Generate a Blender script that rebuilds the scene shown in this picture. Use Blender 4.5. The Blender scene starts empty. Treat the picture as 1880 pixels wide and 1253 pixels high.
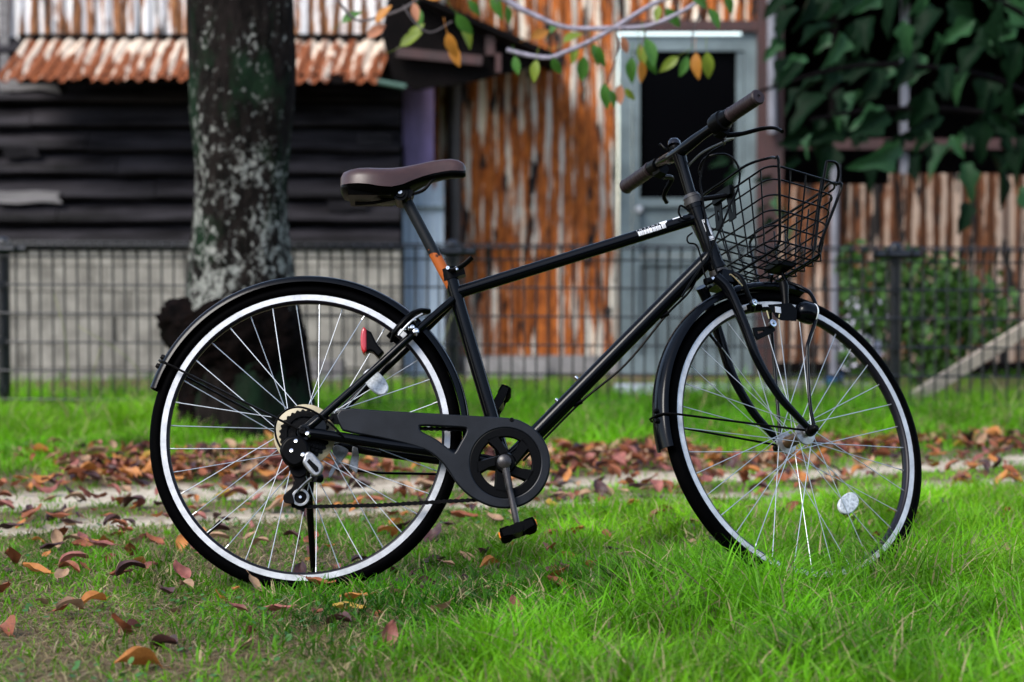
import bpy, bmesh, math, random
import numpy as np
from mathutils import Vector as V, Matrix as M4
random.seed(7); rng = np.random.default_rng(11)
PI = math.pi
scene = bpy.context.scene
col = scene.collection

# ------------------------------------------------------------------ camera, sky, sun, exposure
FPX = 85 / 36 * 1880; HC = 0.77; YH = 436.0
pitch = math.atan((626.5 - YH) / FPX)
cam = bpy.data.cameras.new('camera'); camo = bpy.data.objects.new('camera', cam); col.objects.link(camo)
cam.lens = 85; cam.sensor_width = 36; cam.clip_end = 500; cam.clip_start = 0.05
camo.location = (0, 0, HC); camo.rotation_euler = (PI / 2 - pitch, 0, 0)
cam.dof.use_dof = True; cam.dof.focus_distance = 5.17; cam.dof.aperture_fstop = 3.5; cam.dof.aperture_blades = 9
scene.camera = camo
SUN_EL, SUN_AZ = math.radians(43), math.radians(220)      # azimuth from +Y, clockwise: behind the camera, to its left
world = bpy.data.worlds.new('World'); scene.world = world; world.use_nodes = True
wn = world.node_tree; wn.nodes.clear()
sky = wn.nodes.new('ShaderNodeTexSky'); sky.sky_type = 'NISHITA'; sky.sun_disc = False
sky.sun_elevation = SUN_EL; sky.sun_rotation = SUN_AZ; sky.air_density = 1.0; sky.dust_density = 1.0; sky.ozone_density = 1.0
hs = wn.nodes.new('ShaderNodeHueSaturation'); hs.inputs['Saturation'].default_value = 0.85
bg = wn.nodes.new('ShaderNodeBackground'); bg.inputs[1].default_value = 0.13
wo = wn.nodes.new('ShaderNodeOutputWorld')
wn.links.new(sky.outputs[0], hs.inputs['Color']); wn.links.new(hs.outputs[0], bg.inputs[0]); wn.links.new(bg.outputs[0], wo.inputs[0])
sun = bpy.data.lights.new('sun', 'SUN'); suno = bpy.data.objects.new('sun', sun); col.objects.link(suno)
sun.energy = 1.5; sun.angle = math.radians(25); sun.color = (1.0, 0.96, 0.9)
sd = V((math.sin(SUN_AZ) * math.cos(SUN_EL), math.cos(SUN_AZ) * math.cos(SUN_EL), math.sin(SUN_EL)))
suno.rotation_euler = sd.to_track_quat('Z', 'Y').to_euler(); suno.location = (-3, -3, 8)
scene.view_settings.view_transform = 'Standard'; scene.view_settings.look = 'None'
scene.view_settings.exposure = 1.74; scene.view_settings.gamma = 1.0
scene.cycles.max_bounces = 6; scene.cycles.use_denoising = True

# ------------------------------------------------------------------ measuring helpers (pixel of the 1880 px photo -> place)
FW = V((0, math.cos(pitch), -math.sin(pitch))); UPV = V((0, math.sin(pitch), math.cos(pitch))); RT = V((1, 0, 0)); CAM = V((0, 0, HC))
def ray(px, py): return RT * ((px - 940) / FPX) + UPV * ((626.5 - py) / FPX) + FW
def at(px, py, Y):
    d = ray(px, py); return CAM + d * (Y / d.y)
def gz(x, y):
    return (0.012 * np.sin(1.7 * x + 0.6) * np.sin(1.3 * y + 0.3) * np.clip((np.abs(y - 5.2) - .4), 0, 1)
            - 0.004 * np.clip(y - 8, 0, 12))
def gp(px, py):
    d = ray(px, py); t = -HC / d.z; p = CAM + d * t; return V((p.x, p.y, float(gz(p.x, p.y))))

# ------------------------------------------------------------------ mesh helpers
class MB:
    def __init__(s): s.v = []; s.f = []
    def add(s, vs, fs):
        o = len(s.v); s.v += [tuple(p) for p in vs]; s.f += [tuple(i + o for i in f) for f in fs]; return s
    def box(s, c, size, rot=None):
        c = V(c); h = V(size) / 2; vs = []
        for i in (-1, 1):
            for j in (-1, 1):
                for k in (-1, 1):
                    p = V((i * h.x, j * h.y, k * h.z)); vs.append(c + (rot @ p if rot else p))
        return s.add(vs, [(0, 1, 3, 2), (4, 6, 7, 5), (0, 4, 5, 1), (2, 3, 7, 6), (0, 2, 6, 4), (1, 5, 7, 3)])
    def tube(s, path, r, n=10, closed=False, caps=True, flat=1.0):
        path = [V(p) for p in path]; m = len(path)
        rs = r if isinstance(r, (list, tuple)) else [r] * m
        tans = []
        for i in range(m):
            a = path[(i - 1) % m] if (closed or i > 0) else path[i]; b = path[(i + 1) % m] if (closed or i < m - 1) else path[i]
            t = b - a; tans.append(t.normalized() if t.length > 1e-9 else V((0, 0, 1)))
        ref = V((0, 1, 0)) if abs(tans[0].y) < .9 else V((1, 0, 0))
        nrm = (ref - tans[0] * ref.dot(tans[0])).normalized(); vs = []; fs = []
        for i in range(m):
            if i: nrm = (nrm - tans[i] * nrm.dot(tans[i])).normalized()
            bn = tans[i].cross(nrm)
            for k in range(n):
                a = 2 * PI * k / n; vs.append(path[i] + (nrm * math.cos(a) + bn * math.sin(a) * flat) * rs[i])
        for i in range(m if closed else m - 1):
            j = (i + 1) % m
            for k in range(n):
                l = (k + 1) % n; fs.append((i * n + k, i * n + l, j * n + l, j * n + k))
        if caps and not closed: fs += [tuple(range(n - 1, -1, -1)), tuple((m - 1) * n + k for k in range(n))]
        return s.add(vs, fs)
    def lathe(s, prof, o, ax, n=24, closed=False, arc=None):
        o = V(o); ax = V(ax).normalized(); ref = V((0, 1, 0)) if abs(ax.y) < .9 else V((1, 0, 0))
        e1 = (ref - ax * ref.dot(ax)).normalized(); e2 = ax.cross(e1); m = len(prof); vs = []; fs = []
        for k in range(n):
            a = 2 * PI * k / n; d = e1 * math.cos(a) + e2 * math.sin(a)
            for (r, h) in prof: vs.append(o + d * r + ax * h)
        for k in range(n):
            l = (k + 1) % n
            for i in range(m if closed else m - 1):
                j = (i + 1) % m; fs.append((k * m + i, k * m + j, l * m + j, l * m + i))
        return s.add(vs, fs)
    def loft(s, rings, closed=True, caps=True):
        n = len(rings[0]); vs = [p for r in rings for p in r]; fs = []
        for i in range(len(rings) - 1):
            for k in range(n if closed else n - 1):
                l = (k + 1) % n; fs.append((i * n + k, i * n + l, (i + 1) * n + l, (i + 1) * n + k))
        if caps: fs += [tuple(range(n - 1, -1, -1)), tuple((len(rings) - 1) * n + k for k in range(n))]
        return s.add(vs, fs)
    def mesh(s, name, sharp=40):
        me = bpy.data.meshes.new(name); me.from_pydata([tuple(p) for p in s.v], [], s.f); me.validate(); 
        bm = bmesh.new(); bm.from_mesh(me); bmesh.ops.recalc_face_normals(bm, faces=bm.faces); bm.to_mesh(me); bm.free()
        me.polygons.foreach_set('use_smooth', [True] * len(me.polygons)); me.set_sharp_from_angle(angle=math.radians(sharp)); return me
def link(name, me, mat, parent=None, basis=None):
    o = bpy.data.objects.new(name, me); col.objects.link(o)
    if me is not None and mat is not None and not me.materials: me.materials.append(mat)
    if parent: o.parent = parent
    if basis is not None: o.matrix_basis = basis
    return o
def obj(name, mb, mat, parent=None, basis=None, sharp=40): return link(name, mb.mesh(name, sharp), mat, parent, basis)
def wpart(name, mb, mat, parent, sharp=40):      # mesh given in world coordinates under a thing standing at its own place
    return obj(name, mb, mat, parent, parent.matrix_basis.inverted(), sharp)
def tag(o, label=None, cat=None, group=None, kind=None):
    if label: o['label'] = label
    if cat: o['category'] = cat
    if group: o['group'] = group
    if kind: o['kind'] = kind
    return o
def thing(name, loc, label, cat, group=None):
    o = bpy.data.objects.new(name, None); col.objects.link(o); o.matrix_basis = M4.Translation(V(loc)); return tag(o, label, cat, group)
def cr(pts, k=6, closed=False):
    P = [V(p) for p in pts]; n = len(P); out = []
    g = (lambda i: P[i % n]) if closed else (lambda i: P[max(0, min(n - 1, i))])
    for i in range(n if closed else n - 1):
        a, b, c, d = g(i - 1), g(i), g(i + 1), g(i + 2)
        for j in range(k):
            t = j / k; out.append(.5 * ((2 * b) + (c - a) * t + (2 * a - 5 * b + 4 * c - d) * t * t + (3 * b - a - 3 * c + d) * t ** 3))
    if not closed: out.append(P[-1])
    return out
def curve_mesh(cu):
    o = bpy.data.objects.new('tmp', cu); col.objects.link(o); bpy.context.view_layer.update()
    me = bpy.data.meshes.new_from_object(o.evaluated_get(bpy.context.evaluated_depsgraph_get()))
    vs = [v.co.copy() for v in me.vertices]; fs = [tuple(p.vertices) for p in me.polygons]
    bpy.data.objects.remove(o); bpy.data.meshes.remove(me); return vs, fs
def plate(loops, y0, th, bevel=0.0):              # flat plate with holes in the x-z plane
    cu = bpy.data.curves.new('c', 'CURVE'); cu.dimensions = '2D'; cu.fill_mode = 'BOTH'; cu.extrude = max(th / 2 - bevel, 1e-4); cu.bevel_depth = bevel; cu.bevel_resolution = 2
    for lp in loops:
        sp = cu.splines.new('POLY'); sp.points.add(len(lp) - 1); sp.use_cyclic_u = True
        for i, p in enumerate(lp): sp.points[i].co = (p[0], p[1], 0, 1)
    vs, fs = curve_mesh(cu); return [V((p.x, y0 - p.z, p.y)) for p in vs], fs
def circ(c, r, n=48, a0=0, a1=2 * PI): return [(c[0] + r * math.cos(a0 + (a1 - a0) * k / n), c[1] + r * math.sin(a0 + (a1 - a0) * k / n)) for k in range(n)]
def rotm(axis, a): return M4.Rotation(a, 3, V(axis))

# ------------------------------------------------------------------ materials
KA = 0.72
def mat(name, c, rough=.5, metal=0., spec=.5, var=.0, scale=20., bump=0., bscale=200., c2=None, coat=0., stretch=(1, 1, 1)):
    c = tuple(x * KA for x in c); c2 = tuple(x * KA for x in c2) if c2 else None
    m = bpy.data.materials.new(name); m.use_nodes = True; nt = m.node_tree; b = nt.nodes['Principled BSDF']
    b.inputs['Base Color'].default_value = (*c, 1); b.inputs['Roughness'].default_value = rough; b.inputs['Metallic'].default_value = metal
    b.inputs['Specular IOR Level'].default_value = spec; b.inputs['Coat Weight'].default_value = coat; b.inputs['Coat Roughness'].default_value = .15
    tc = nt.nodes.new('ShaderNodeTexCoord'); mp = nt.nodes.new('ShaderNodeMapping'); mp.inputs['Scale'].default_value = stretch
    nt.links.new(tc.outputs['Object'], mp.inputs[0])
    if var or c2:
        nz = nt.nodes.new('ShaderNodeTexNoise'); nz.inputs['Scale'].default_value = scale; nz.inputs['Detail'].default_value = 6; nz.inputs['Roughness'].default_value = .65
        nt.links.new(mp.outputs[0], nz.inputs[0])
        rp = nt.nodes.new('ShaderNodeValToRGB'); rp.color_ramp.elements[0].position = .35; rp.color_ramp.elements[1].position = .68
        c2 = c2 or tuple(min(1, x * (1 + 1.6 * var)) for x in c)
        rp.color_ramp.elements[0].color = (*[x * (1 - var) for x in c], 1); rp.color_ramp.elements[1].color = (*c2, 1)
        nt.links.new(nz.outputs[0], rp.inputs[0]); nt.links.new(rp.outputs[0], b.inputs['Base Color'])
        mr = nt.nodes.new('ShaderNodeMapRange'); mr.inputs['To Min'].default_value = rough * .8; mr.inputs['To Max'].default_value = min(1, rough * 1.25)
        nt.links.new(nz.outputs[0], mr.inputs[0]); nt.links.new(mr.outputs[0], b.inputs['Roughness'])
    if bump:
        n2 = nt.nodes.new('ShaderNodeTexNoise'); n2.inputs['Scale'].default_value = bscale; n2.inputs['Detail'].default_value = 4
        bp_ = nt.nodes.new('ShaderNodeBump'); bp_.inputs['Strength'].default_value = bump; bp_.inputs['Distance'].default_value = .004
        nt.links.new(mp.outputs[0], n2.inputs[0]); nt.links.new(n2.outputs[0], bp_.inputs['Height']); nt.links.new(bp_.outputs[0], b.inputs['Normal'])
    return m
def leafmat(name, c, trans=.35, rough=.5, var=.3, scale=25, c2=None, spec=.4):
    m = mat(name, c, rough, var=var, scale=scale, c2=c2, spec=spec); nt = m.node_tree; b = nt.nodes['Principled BSDF']
    tr = nt.nodes.new('ShaderNodeBsdfTranslucent'); mx = nt.nodes.new('ShaderNodeMixShader'); mx.inputs[0].default_value = trans
    src = b.inputs['Base Color'].links[0].from_socket
    nt.links.new(src, tr.inputs[0]); nt.links.new(b.outputs[0], mx.inputs[1]); nt.links.new(tr.outputs[0], mx.inputs[2])
    nt.links.new(mx.outputs[0], nt.nodes['Material Output'].inputs[0]); return m
def rustmat(name, paint, rust, dark, rscale=(9, 9, 1.1), amount=.5, holes=.66, hscale=(7, 7, 2.6), zlow=None, rib=.085):
    paint, rust, dark = (tuple(x * KA for x in q) for q in (paint, rust, dark))
    m = bpy.data.materials.new(name); m.use_nodes = True; nt = m.node_tree; L = nt.links; N = nt.nodes.new; b = nt.nodes['Principled BSDF']
    tc = N('ShaderNodeTexCoord')
    def noise(sc, detail=5, rough=.6, off=0):
        mp = N('ShaderNodeMapping'); mp.inputs['Scale'].default_value = sc; mp.inputs['Location'].default_value = (off, off * .7, off * 1.3); n = N('ShaderNodeTexNoise'); n.inputs['Scale'].default_value = 1; n.inputs['Detail'].default_value = detail; n.inputs['Roughness'].default_value = rough
        L.new(tc.outputs['Object'], mp.inputs[0]); L.new(mp.outputs[0], n.inputs[0]); return n.outputs[0]
    def ramp(src, stops):
        r = N('ShaderNodeValToRGB'); e = r.color_ramp.elements
        while len(e) < len(stops): e.new(.5)
        for i, (p, c) in enumerate(stops): e[i].position = p; e[i].color = (*c, 1)
        L.new(src, r.inputs[0]); return r.outputs[0]
    def mix(f, a, c):
        x = N('ShaderNodeMix'); x.data_type = 'RGBA'; L.new(f, x.inputs[0])
        for s_, v in ((6, a), (7, c)):
            if isinstance(v, tuple): x.inputs[s_].default_value = (*v, 1)
            else: L.new(v, x.inputs[s_])
        return x.outputs[2]
    W, B = (1, 1, 1), (0, 0, 0)
    streak = noise(rscale, 4, .7); patch = noise((5, 5, 2.2), off=4); fine = noise((60, 60, 14), off=9)
    add = N('ShaderNodeMath'); add.operation = 'ADD'; L.new(streak, add.inputs[0]); ml = N('ShaderNodeMath'); ml.operation = 'MULTIPLY'; ml.inputs[1].default_value = .55; L.new(patch, ml.inputs[0]); L.new(ml.outputs[0], add.inputs[1])
    sr = N('ShaderNodeSeparateXYZ'); L.new(tc.outputs['Object'], sr.inputs[0]); m1 = N('ShaderNodeMath'); m1.operation = 'MULTIPLY'; m1.inputs[1].default_value = 2 * PI / .076; L.new(sr.outputs[0], m1.inputs[0])
    m2 = N('ShaderNodeMath'); m2.operation = 'SINE'; L.new(m1.outputs[0], m2.inputs[0]); m3 = N('ShaderNodeMath'); m3.operation = 'MULTIPLY_ADD'; m3.inputs[1].default_value = rib; L.new(m2.outputs[0], m3.inputs[0]); L.new(add.outputs[0], m3.inputs[2]); add = m3    # rust gathers in the valleys
    if zlow:                                      # rust eating up from the lower edge
        sx = N('ShaderNodeSeparateXYZ'); L.new(tc.outputs['Object'], sx.inputs[0]); mr = N('ShaderNodeMapRange'); mr.inputs['From Min'].default_value = zlow[0]; mr.inputs['From Max'].default_value = zlow[1]; mr.inputs['To Min'].default_value = .16; mr.inputs['To Max'].default_value = -.10
        L.new(sx.outputs[2], mr.inputs[0]); a2 = N('ShaderNodeMath'); a2.operation = 'ADD'; L.new(add.outputs[0], a2.inputs[0]); L.new(mr.outputs[0], a2.inputs[1]); add = a2
    f = ramp(add.outputs[0], [(1.0 - amount * .5, B), (1.06 - amount * .5, W)])
    rustc = ramp(fine, [(.34, tuple(x * .28 for x in rust)), (.52, rust), (.7, (min(1, rust[0] * 1.55), rust[1] * 1.9, rust[2] * 2.2))])
    paintc = ramp(noise((30, 30, 3), off=2), [(.3, tuple(x * .72 for x in paint)), (.65, paint)])
    cc = mix(f, paintc, rustc)
    h = ramp(noise(hscale, detail=3, off=17), [(holes, B), (holes + .03, W)])
    cc = mix(h, cc, dark); L.new(cc, b.inputs['Base Color']); b.inputs['Roughness'].default_value = .75; b.inputs['Specular IOR Level'].default_value = .3
    bu = N('ShaderNodeBump'); bu.inputs['Strength'].default_value = .35; bu.inputs['Distance'].default_value = .004; L.new(fine, bu.inputs['Height']); L.new(bu.outputs[0], b.inputs['Normal'])
    return m

paint = mat('black_satin_paint', (.0009, .0012, .0020), .17, spec=.13, bump=.02, bscale=900)
plastic = mat('black_plastic', (.0014, .0014, .0016), .36, spec=.05, bump=.04, bscale=700)
guardm = mat('guard_plastic', (.003, .004, .0065), .36, spec=.20, var=.45, scale=18, bump=.05, bscale=600)
rubber = mat('tyre_rubber', (.0007, .0007, .0009), .6, spec=.01, var=.3, scale=60, bump=.15, bscale=500)
rimdark = mat('rim_black', (.005, .004, .008), .4, spec=.2)
silver = mat('brushed_aluminium', (.52, .53, .55), .42, metal=.35, var=.14, scale=45)
alloy = mat('grey_alloy', (.30, .30, .30), .3, metal=.75, var=.3, scale=70)
chrome = mat('bright_steel', (.75, .76, .78), .2, metal=1.)
steel = mat('spoke_steel', (.52, .54, .56), .3, metal=.7)
dsteel = mat('greasy_black_steel', (.0024, .002, .002), .34, spec=.06, metal=.0, var=.4, scale=120)
brown = mat('brown_leatherette', (.046, .021, .018), .38, spec=.32, var=.12, scale=40, bump=.06, bscale=900)
gripm = mat('brown_grip_rubber', (.016, .008, .009), .5, spec=.25, var=.12, scale=60)
cream = mat('cream_plastic', (.36, .30, .18), .5, var=.15, scale=50)
whitelens = mat('clear_reflector', (.46, .49, .52), .2, spec=.5, var=.35, scale=130)
redlens = mat('red_reflector', (.42, .008, .012), .2, spec=.6)
orangelens = mat('orange_reflector', (.75, .22, .02), .25)
white = mat('white_print', (.70, .71, .74), .45)
lampglass = mat('lamp_glass', (.75, .77, .75), .12, spec=.6)
rustpost = mat('seatpost_rust', (.012, .012, .014), .36, metal=.2, spec=.15)
def _rp():                                        # rusted length of the seatpost just above the clamp
    nt = rustpost.node_tree; b = nt.nodes['Principled BSDF']; tc = nt.nodes.new('ShaderNodeTexCoord'); sx = nt.nodes.new('ShaderNodeSeparateXYZ'); nt.links.new(tc.outputs['Object'], sx.inputs[0])
    nz = nt.nodes.new('ShaderNodeTexNoise'); nz.inputs['Scale'].default_value = 110; nz.inputs['Detail'].default_value = 4; nt.links.new(tc.outputs['Object'], nz.inputs[0])
    a = nt.nodes.new('ShaderNodeMapRange'); a.inputs['From Min'].default_value = .742; a.inputs['From Max'].default_value = .766; a.inputs['To Min'].default_value = .46; a.inputs['To Max'].default_value = 0.
    nt.links.new(sx.outputs[2], a.inputs[0]); ad = nt.nodes.new('ShaderNodeMath'); ad.operation = 'ADD'; nt.links.new(a.outputs[0], ad.inputs[0]); nt.links.new(nz.outputs[0], ad.inputs[1])
    r = nt.nodes.new('ShaderNodeValToRGB'); e = r.color_ramp.elements; e[0].position = .74; e[0].color = (.003, .004, .005, 1); e[1].position = .84; e[1].color = (.26, .062, .010, 1)
    nt.links.new(ad.outputs[0], r.inputs[0]); nt.links.new(r.outputs[0], b.inputs['Base Color']); b.inputs['Roughness'].default_value = .5; b.inputs['Metallic'].default_value = 0
_rp()

# ------------------------------------------------------------------ ground
def lane(x, y): return y - 0.395 * x
def build_ground():
    xs = np.unique(np.concatenate([np.linspace(-60, -6, 14), np.linspace(-6, 6, 90), np.linspace(6, 60, 14)]))
    ys = np.unique(np.concatenate([np.linspace(-40, 2, 12), np.linspace(2, 16, 110), np.linspace(16, 160, 16)]))
    X, Y = np.meshgrid(xs, ys); Z = gz(X, Y); l = lane(X, Y)
    for c, w in ((7.62, .17), (6.92, .11)): Z = Z - .012 * np.exp(-((l - c) / w) ** 2)
    nx, ny = len(xs), len(ys); mb = MB(); mb.v = list(zip(X.ravel().tolist(), Y.ravel().tolist(), Z.ravel().tolist()))
    mb.f = [(j * nx + i, j * nx + i + 1, (j + 1) * nx + i + 1, (j + 1) * nx + i) for j in range(ny - 1) for i in range(nx - 1)]
    m = bpy.data.materials.new('soil_and_sand'); m.use_nodes = True; nt = m.node_tree; L = nt.links; N = nt.nodes.new; b = nt.nodes['Principled BSDF']
    tc = N('ShaderNodeTexCoord'); sx = N('ShaderNodeSeparateXYZ'); L.new(tc.outputs['Object'], sx.inputs[0])
    def math_(op, a, c=None):
        n = N('ShaderNodeMath'); n.operation = op
        for i, v in enumerate((a, c)):
            if v is None: continue
            if isinstance(v, (int, float)): n.inputs[i].default_value = v
            else: L.new(v, n.inputs[i])
        return n.outputs[0]
    nz = N('ShaderNodeTexNoise'); nz.inputs['Scale'].default_value = 3.2; nz.inputs['Detail'].default_value = 6; L.new(tc.outputs['Object'], nz.inputs[0])
    wob = math_('MULTIPLY', math_('SUBTRACT', nz.outputs[0], .5), .58)
    la = math_('ADD', math_('SUBTRACT', sx.outputs[1], math_('MULTIPLY', sx.outputs[0], .395)), wob)
    d1 = math_('SUBTRACT', math_('ABSOLUTE', math_('SUBTRACT', la, 7.62)), .20); d2 = math_('SUBTRACT', math_('ABSOLUTE', math_('SUBTRACT', la, 6.92)), .14)
    d = math_('MINIMUM', d1, d2)
    mr = N('ShaderNodeMapRange'); mr.inputs['From Min'].default_value = -.09; mr.inputs['From Max'].default_value = .08; mr.inputs['To Min'].default_value = 1; mr.inputs['To Max'].default_value = 0; L.new(d, mr.inputs[0])
    n2 = N('ShaderNodeTexNoise'); n2.inputs['Scale'].default_value = 38; n2.inputs['Detail'].default_value = 8; n2.inputs['Roughness'].default_value = .7; L.new(tc.outputs['Object'], n2.inputs[0])
    r1 = N('ShaderNodeValToRGB'); e = r1.color_ramp.elements; e[0].position = .3; e[0].color = (.030, .021, .012, 1); e[1].position = .7; e[1].color = (.16, .115, .065, 1); L.new(n2.outputs[0], r1.inputs[0])
    r2 = N('ShaderNodeValToRGB'); e = r2.color_ramp.elements; e[0].position = .28; e[0].color = (.22, .175, .12, 1); e[1].position = .64; e[1].color = (.46, .40, .315, 1); L.new(n2.outputs[0], r2.inputs[0])
    mx = N('ShaderNodeMix'); mx.data_type = 'RGBA'; L.new(mr.outputs[0], mx.inputs[0]); L.new(r1.outputs[0], mx.inputs[6]); L.new(r2.outputs[0], mx.inputs[7]); L.new(mx.outputs[2], b.inputs['Base Color'])
    b.inputs['Roughness'].default_value = .95; b.inputs['Specular IOR Level'].default_value = .15
    bu = N('ShaderNodeBump'); bu.inputs['Strength'].default_value = .6; bu.inputs['Distance'].default_value = .012; L.new(n2.outputs[0], bu.inputs['Height']); L.new(bu.outputs[0], b.inputs['Normal'])
    tag(obj('ground', mb, m), kind='structure')
build_ground()

# ------------------------------------------------------------------ corrugated sheet helper
def corrugated(o, u, w, v, h, nrm, pitch_=.076, amp=.0125, nv=6, ragged=0., seed=0, phase=0.):
    r = random.Random(seed); o, u, v, nrm = V(o), V(u).normalized(), V(v).normalized(), V(nrm).normalized(); nu = max(8, int(w / pitch_ * 8)); mb = MB()
    rag = [0.0] * (nu + 1)
    if ragged:
        cur = 0
        for i in range(nu + 1):
            if i % 9 == 0: cur = max(0, r.gauss(ragged * .4, ragged * .6))
            rag[i] = cur + r.uniform(0, ragged * .15)
    wob = [r.uniform(-.003, .003) for _ in range(nv + 1)]
    for j in range(nv + 1):
        for i in range(nu + 1):
            s = w * i / nu; t = h * j / nv
            if j == 0: t += rag[i]
            mb.v.append(tuple(o + u * s + v * t + nrm * (amp * math.sin(2 * PI * s / pitch_ + phase) + wob[j])))
    k = nu + 1
    mb.f = [(j * k + i, j * k + i + 1, (j + 1) * k + i + 1, (j + 1) * k + i) for j in range(nv) for i in range(nu)]
    return mb
def zat(py, Y): return at(940, py, Y).z
def xat(px, Y): return at(px, 626, Y).x
rustA = rustmat('rust_siding', (.90, .81, .66), (.37, .092, .010), (.010, .006, .005), rscale=(24, 24, 1.5), amount=.66, holes=.59, hscale=(12, 12, 2.8))
rustB = rustmat('rusty_white_siding', (.84, .82, .82), (.26, .10, .035), (.012, .018, .022), rscale=(24, 24, 2.0), amount=.54, holes=.585, hscale=(24, 24, 2.2))
rustC = rustmat('rust_awning', (.80, .66, .52), (.24, .062, .016), (.03, .02, .02), rscale=(28, 2.5, 2.5), amount=.54, holes=.73, zlow=(1.60, 1.88))
rustD = rustmat('faded_rust_fence', (.47, .35, .27), (.15, .048, .014), (.008, .005, .004), rscale=(24, 24, 1.8), amount=.63, holes=.57, hscale=(15, 15, 3))
charred = mat('blackened_boards', (.0045, .0040, .0045), .55, var=.5, scale=9, c2=(.040, .036, .042), bump=.5, bscale=40, stretch=(.25, 1, 3), spec=.06)
greyboard = mat('bleached_board', (.15, .14, .14), .8, var=.35, scale=14, bump=.4, bscale=40, stretch=(.3, 1, 4))
blockm = mat('weathered_block', (.19, .175, .145), .9, var=.32, scale=7, c2=(.33, .31, .265), bump=.4, bscale=90)
purple = mat('faded_purple_sheet', (.21, .15, .31), .6, var=.25, scale=6, stretch=(3, 1, .5))
bluegrey = rustmat('blue_grey_sheet', (.40, .49, .58), (.25, .09, .03), (.10, .06, .04), rscale=(4, 4, 3), amount=.16, holes=.8)
doorm = mat('pale_blue_grey_door', (.145, .185, .195), .55, var=.25, scale=3.5, spec=.3, bump=.1, bscale=30)
darkred = mat('dark_red_wood', (.045, .016, .015), .7, var=.35, scale=12, bump=.3, stretch=(2, 2, .4))
darkpipe = mat('brown_downpipe', (.045, .035, .032), .5, var=.3, scale=9)
greypipe = mat('grey_pipe', (.19, .19, .22), .5, var=.2, scale=8)
black = mat('dark_interior', (.003, .003, .003), .9, spec=.1)
darkglass = mat('dark_door_glass', (.0015, .0015, .002), .15, spec=.04)
concrete = mat('concrete_footing', (.20, .19, .185), .9, var=.3, scale=6, bump=.4, bscale=60)
darkroof = mat('dark_eave_boards', (.0035, .0025, .0025), .8, spec=.06, var=.5, scale=9, bump=.3)

# ------------------------------------------------------------------ left: weathered shed
YS = 13.5
shed = thing('weathered_shed', (-2.6, YS, 0), 'old shed of blackened clapboards under a rusty corrugated awning, behind the tree', 'shed')
xR = xat(738, YS)
bk = MB(); bk.box(((-6.2 + xR) / 2, YS + .9, 1.7), (6.2 + xR, 1.6, 3.5)); wpart('inner_wall', bk, black, shed)
# block courses
zc = -.10; row = 0
while zc < .66:
    h = min(.142, .70 - zc); x = -6.2 - random.uniform(0, .4)
    while x < xR - .02:
        w = min(random.uniform(.42, .78), xR - x - .004)
        if xR - x - w < .12: w = xR - x - .004
        b = MB().box((x + w / 2, YS + .02 + random.uniform(-.008, .008), zc + h / 2), (w - .008, .14, h - .007)); wpart('block', b, blockm, shed); x += w
    zc += h; row += 1
# clapboards
z = .70; i = 0; zt = zat(105, YS)
while z < zt + .1:
    x = -6.2
    while x < xR - .05:
        w = min(random.uniform(1.3, 2.3), xR - x)
        if xR - x - w < .4: w = xR - x
        dz = random.uniform(-.003, .003); tilt_b = random.uniform(-.005, .005); L_ = w - .006
        mb = MB(); n = 8; rings = []
        for k in range(n + 1):
            s = k / n; xx = x + s * L_; sag = .006 * math.sin(s * PI * random.uniform(.9, 1.1)) + tilt_b * (s - .5)
            bz = z + dz + sag
            rings.append([V((xx, YS - .080, bz + .014)), V((xx, YS - .092, bz + .028)), V((xx, YS - .086, bz + .052)), V((xx, YS - .056, bz + .092)), V((xx, YS - .012, bz + .130)), V((xx, YS - .004, bz + .120)), V((xx, YS - .070, bz + .022))])
        mb.loft(rings); wpart('clapboard', mb, charred, shed); x += w
    z += .133; i += 1
# bits of bleached board hanging loose
for (px, py, w, a) in ((55, 155, .34, -.05), (55, 362, .36, .0), (690, 255, .2, .03), (640, 378, .22, .04), (40, 278, .2, .02)):
    p = at(px, py, YS - .09); wpart('board_scrap', (lambda vf: MB().add(*vf))(plate([[(p.x - w / 2, p.z - .03), (p.x - w * .2, p.z - .038), (p.x + w * .15, p.z - .026), (p.x + w * .5, p.z - .034 + a * w), (p.x + w * .42, p.z + .004), (p.x + w * .47, p.z + .026), (p.x + w * .1, p.z + .034), (p.x - w * .3, p.z + .026), (p.x - w * .52, p.z + .03)]], p.y, .014, .001)), greyboard if w > .25 else charred, shed, 30)
# upper wall of corrugated sheets
z0 = zat(92, YS - .03); x = -6.2; k = 0
while x < xR + .04:
    w = min(.66, xR + .05 - x)
    wpart('corrugated_sheet', corrugated((x, YS - .04 - .006 * (k % 2), z0 + random.uniform(-.01, .01)), (1, 0, 0), w, (0, 0, 1), 1.35, (0, -1, 0), seed=k, ragged=.03), rustB, shed); x += .63; k += 1
# awning
ya, yb = YS - .05, YS - .58; za, zb = zat(72, ya), zat(150, yb); xa = xat(50, ya); xb = xat(722, ya); x = xa; k = 0
vv = V((0, ya - yb, za - zb)); L_ = vv.length
while x < xb - .05:
    w = min(.66, xb - x)
    mbs = corrugated((x - .06, yb, zb + random.uniform(-.008, .008)), (1, 0, 0), w, V((.07, ya - yb, za - zb)), L_, (0, -(za - zb), ya - yb), ragged=.05, seed=30 + k, nv=5)
    wpart('awning_sheet', mbs, rustC, shed); x += .63; k += 1
x = xat(-420, ya)
wpart('awning_sheet', corrugated((x, yb, zb - .02), (1, 0, 0), .66, V((.07, ya - yb, za - zb)), L_, (0, -(za - zb), ya - yb), ragged=.05, seed=66, nv=5), rustC, shed)
wpart('awning_rail', MB().box(((xa + xb) / 2, yb + .12, zb + .02), (xb - xa - .1, .05, .05)), darkroof, shed)
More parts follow.
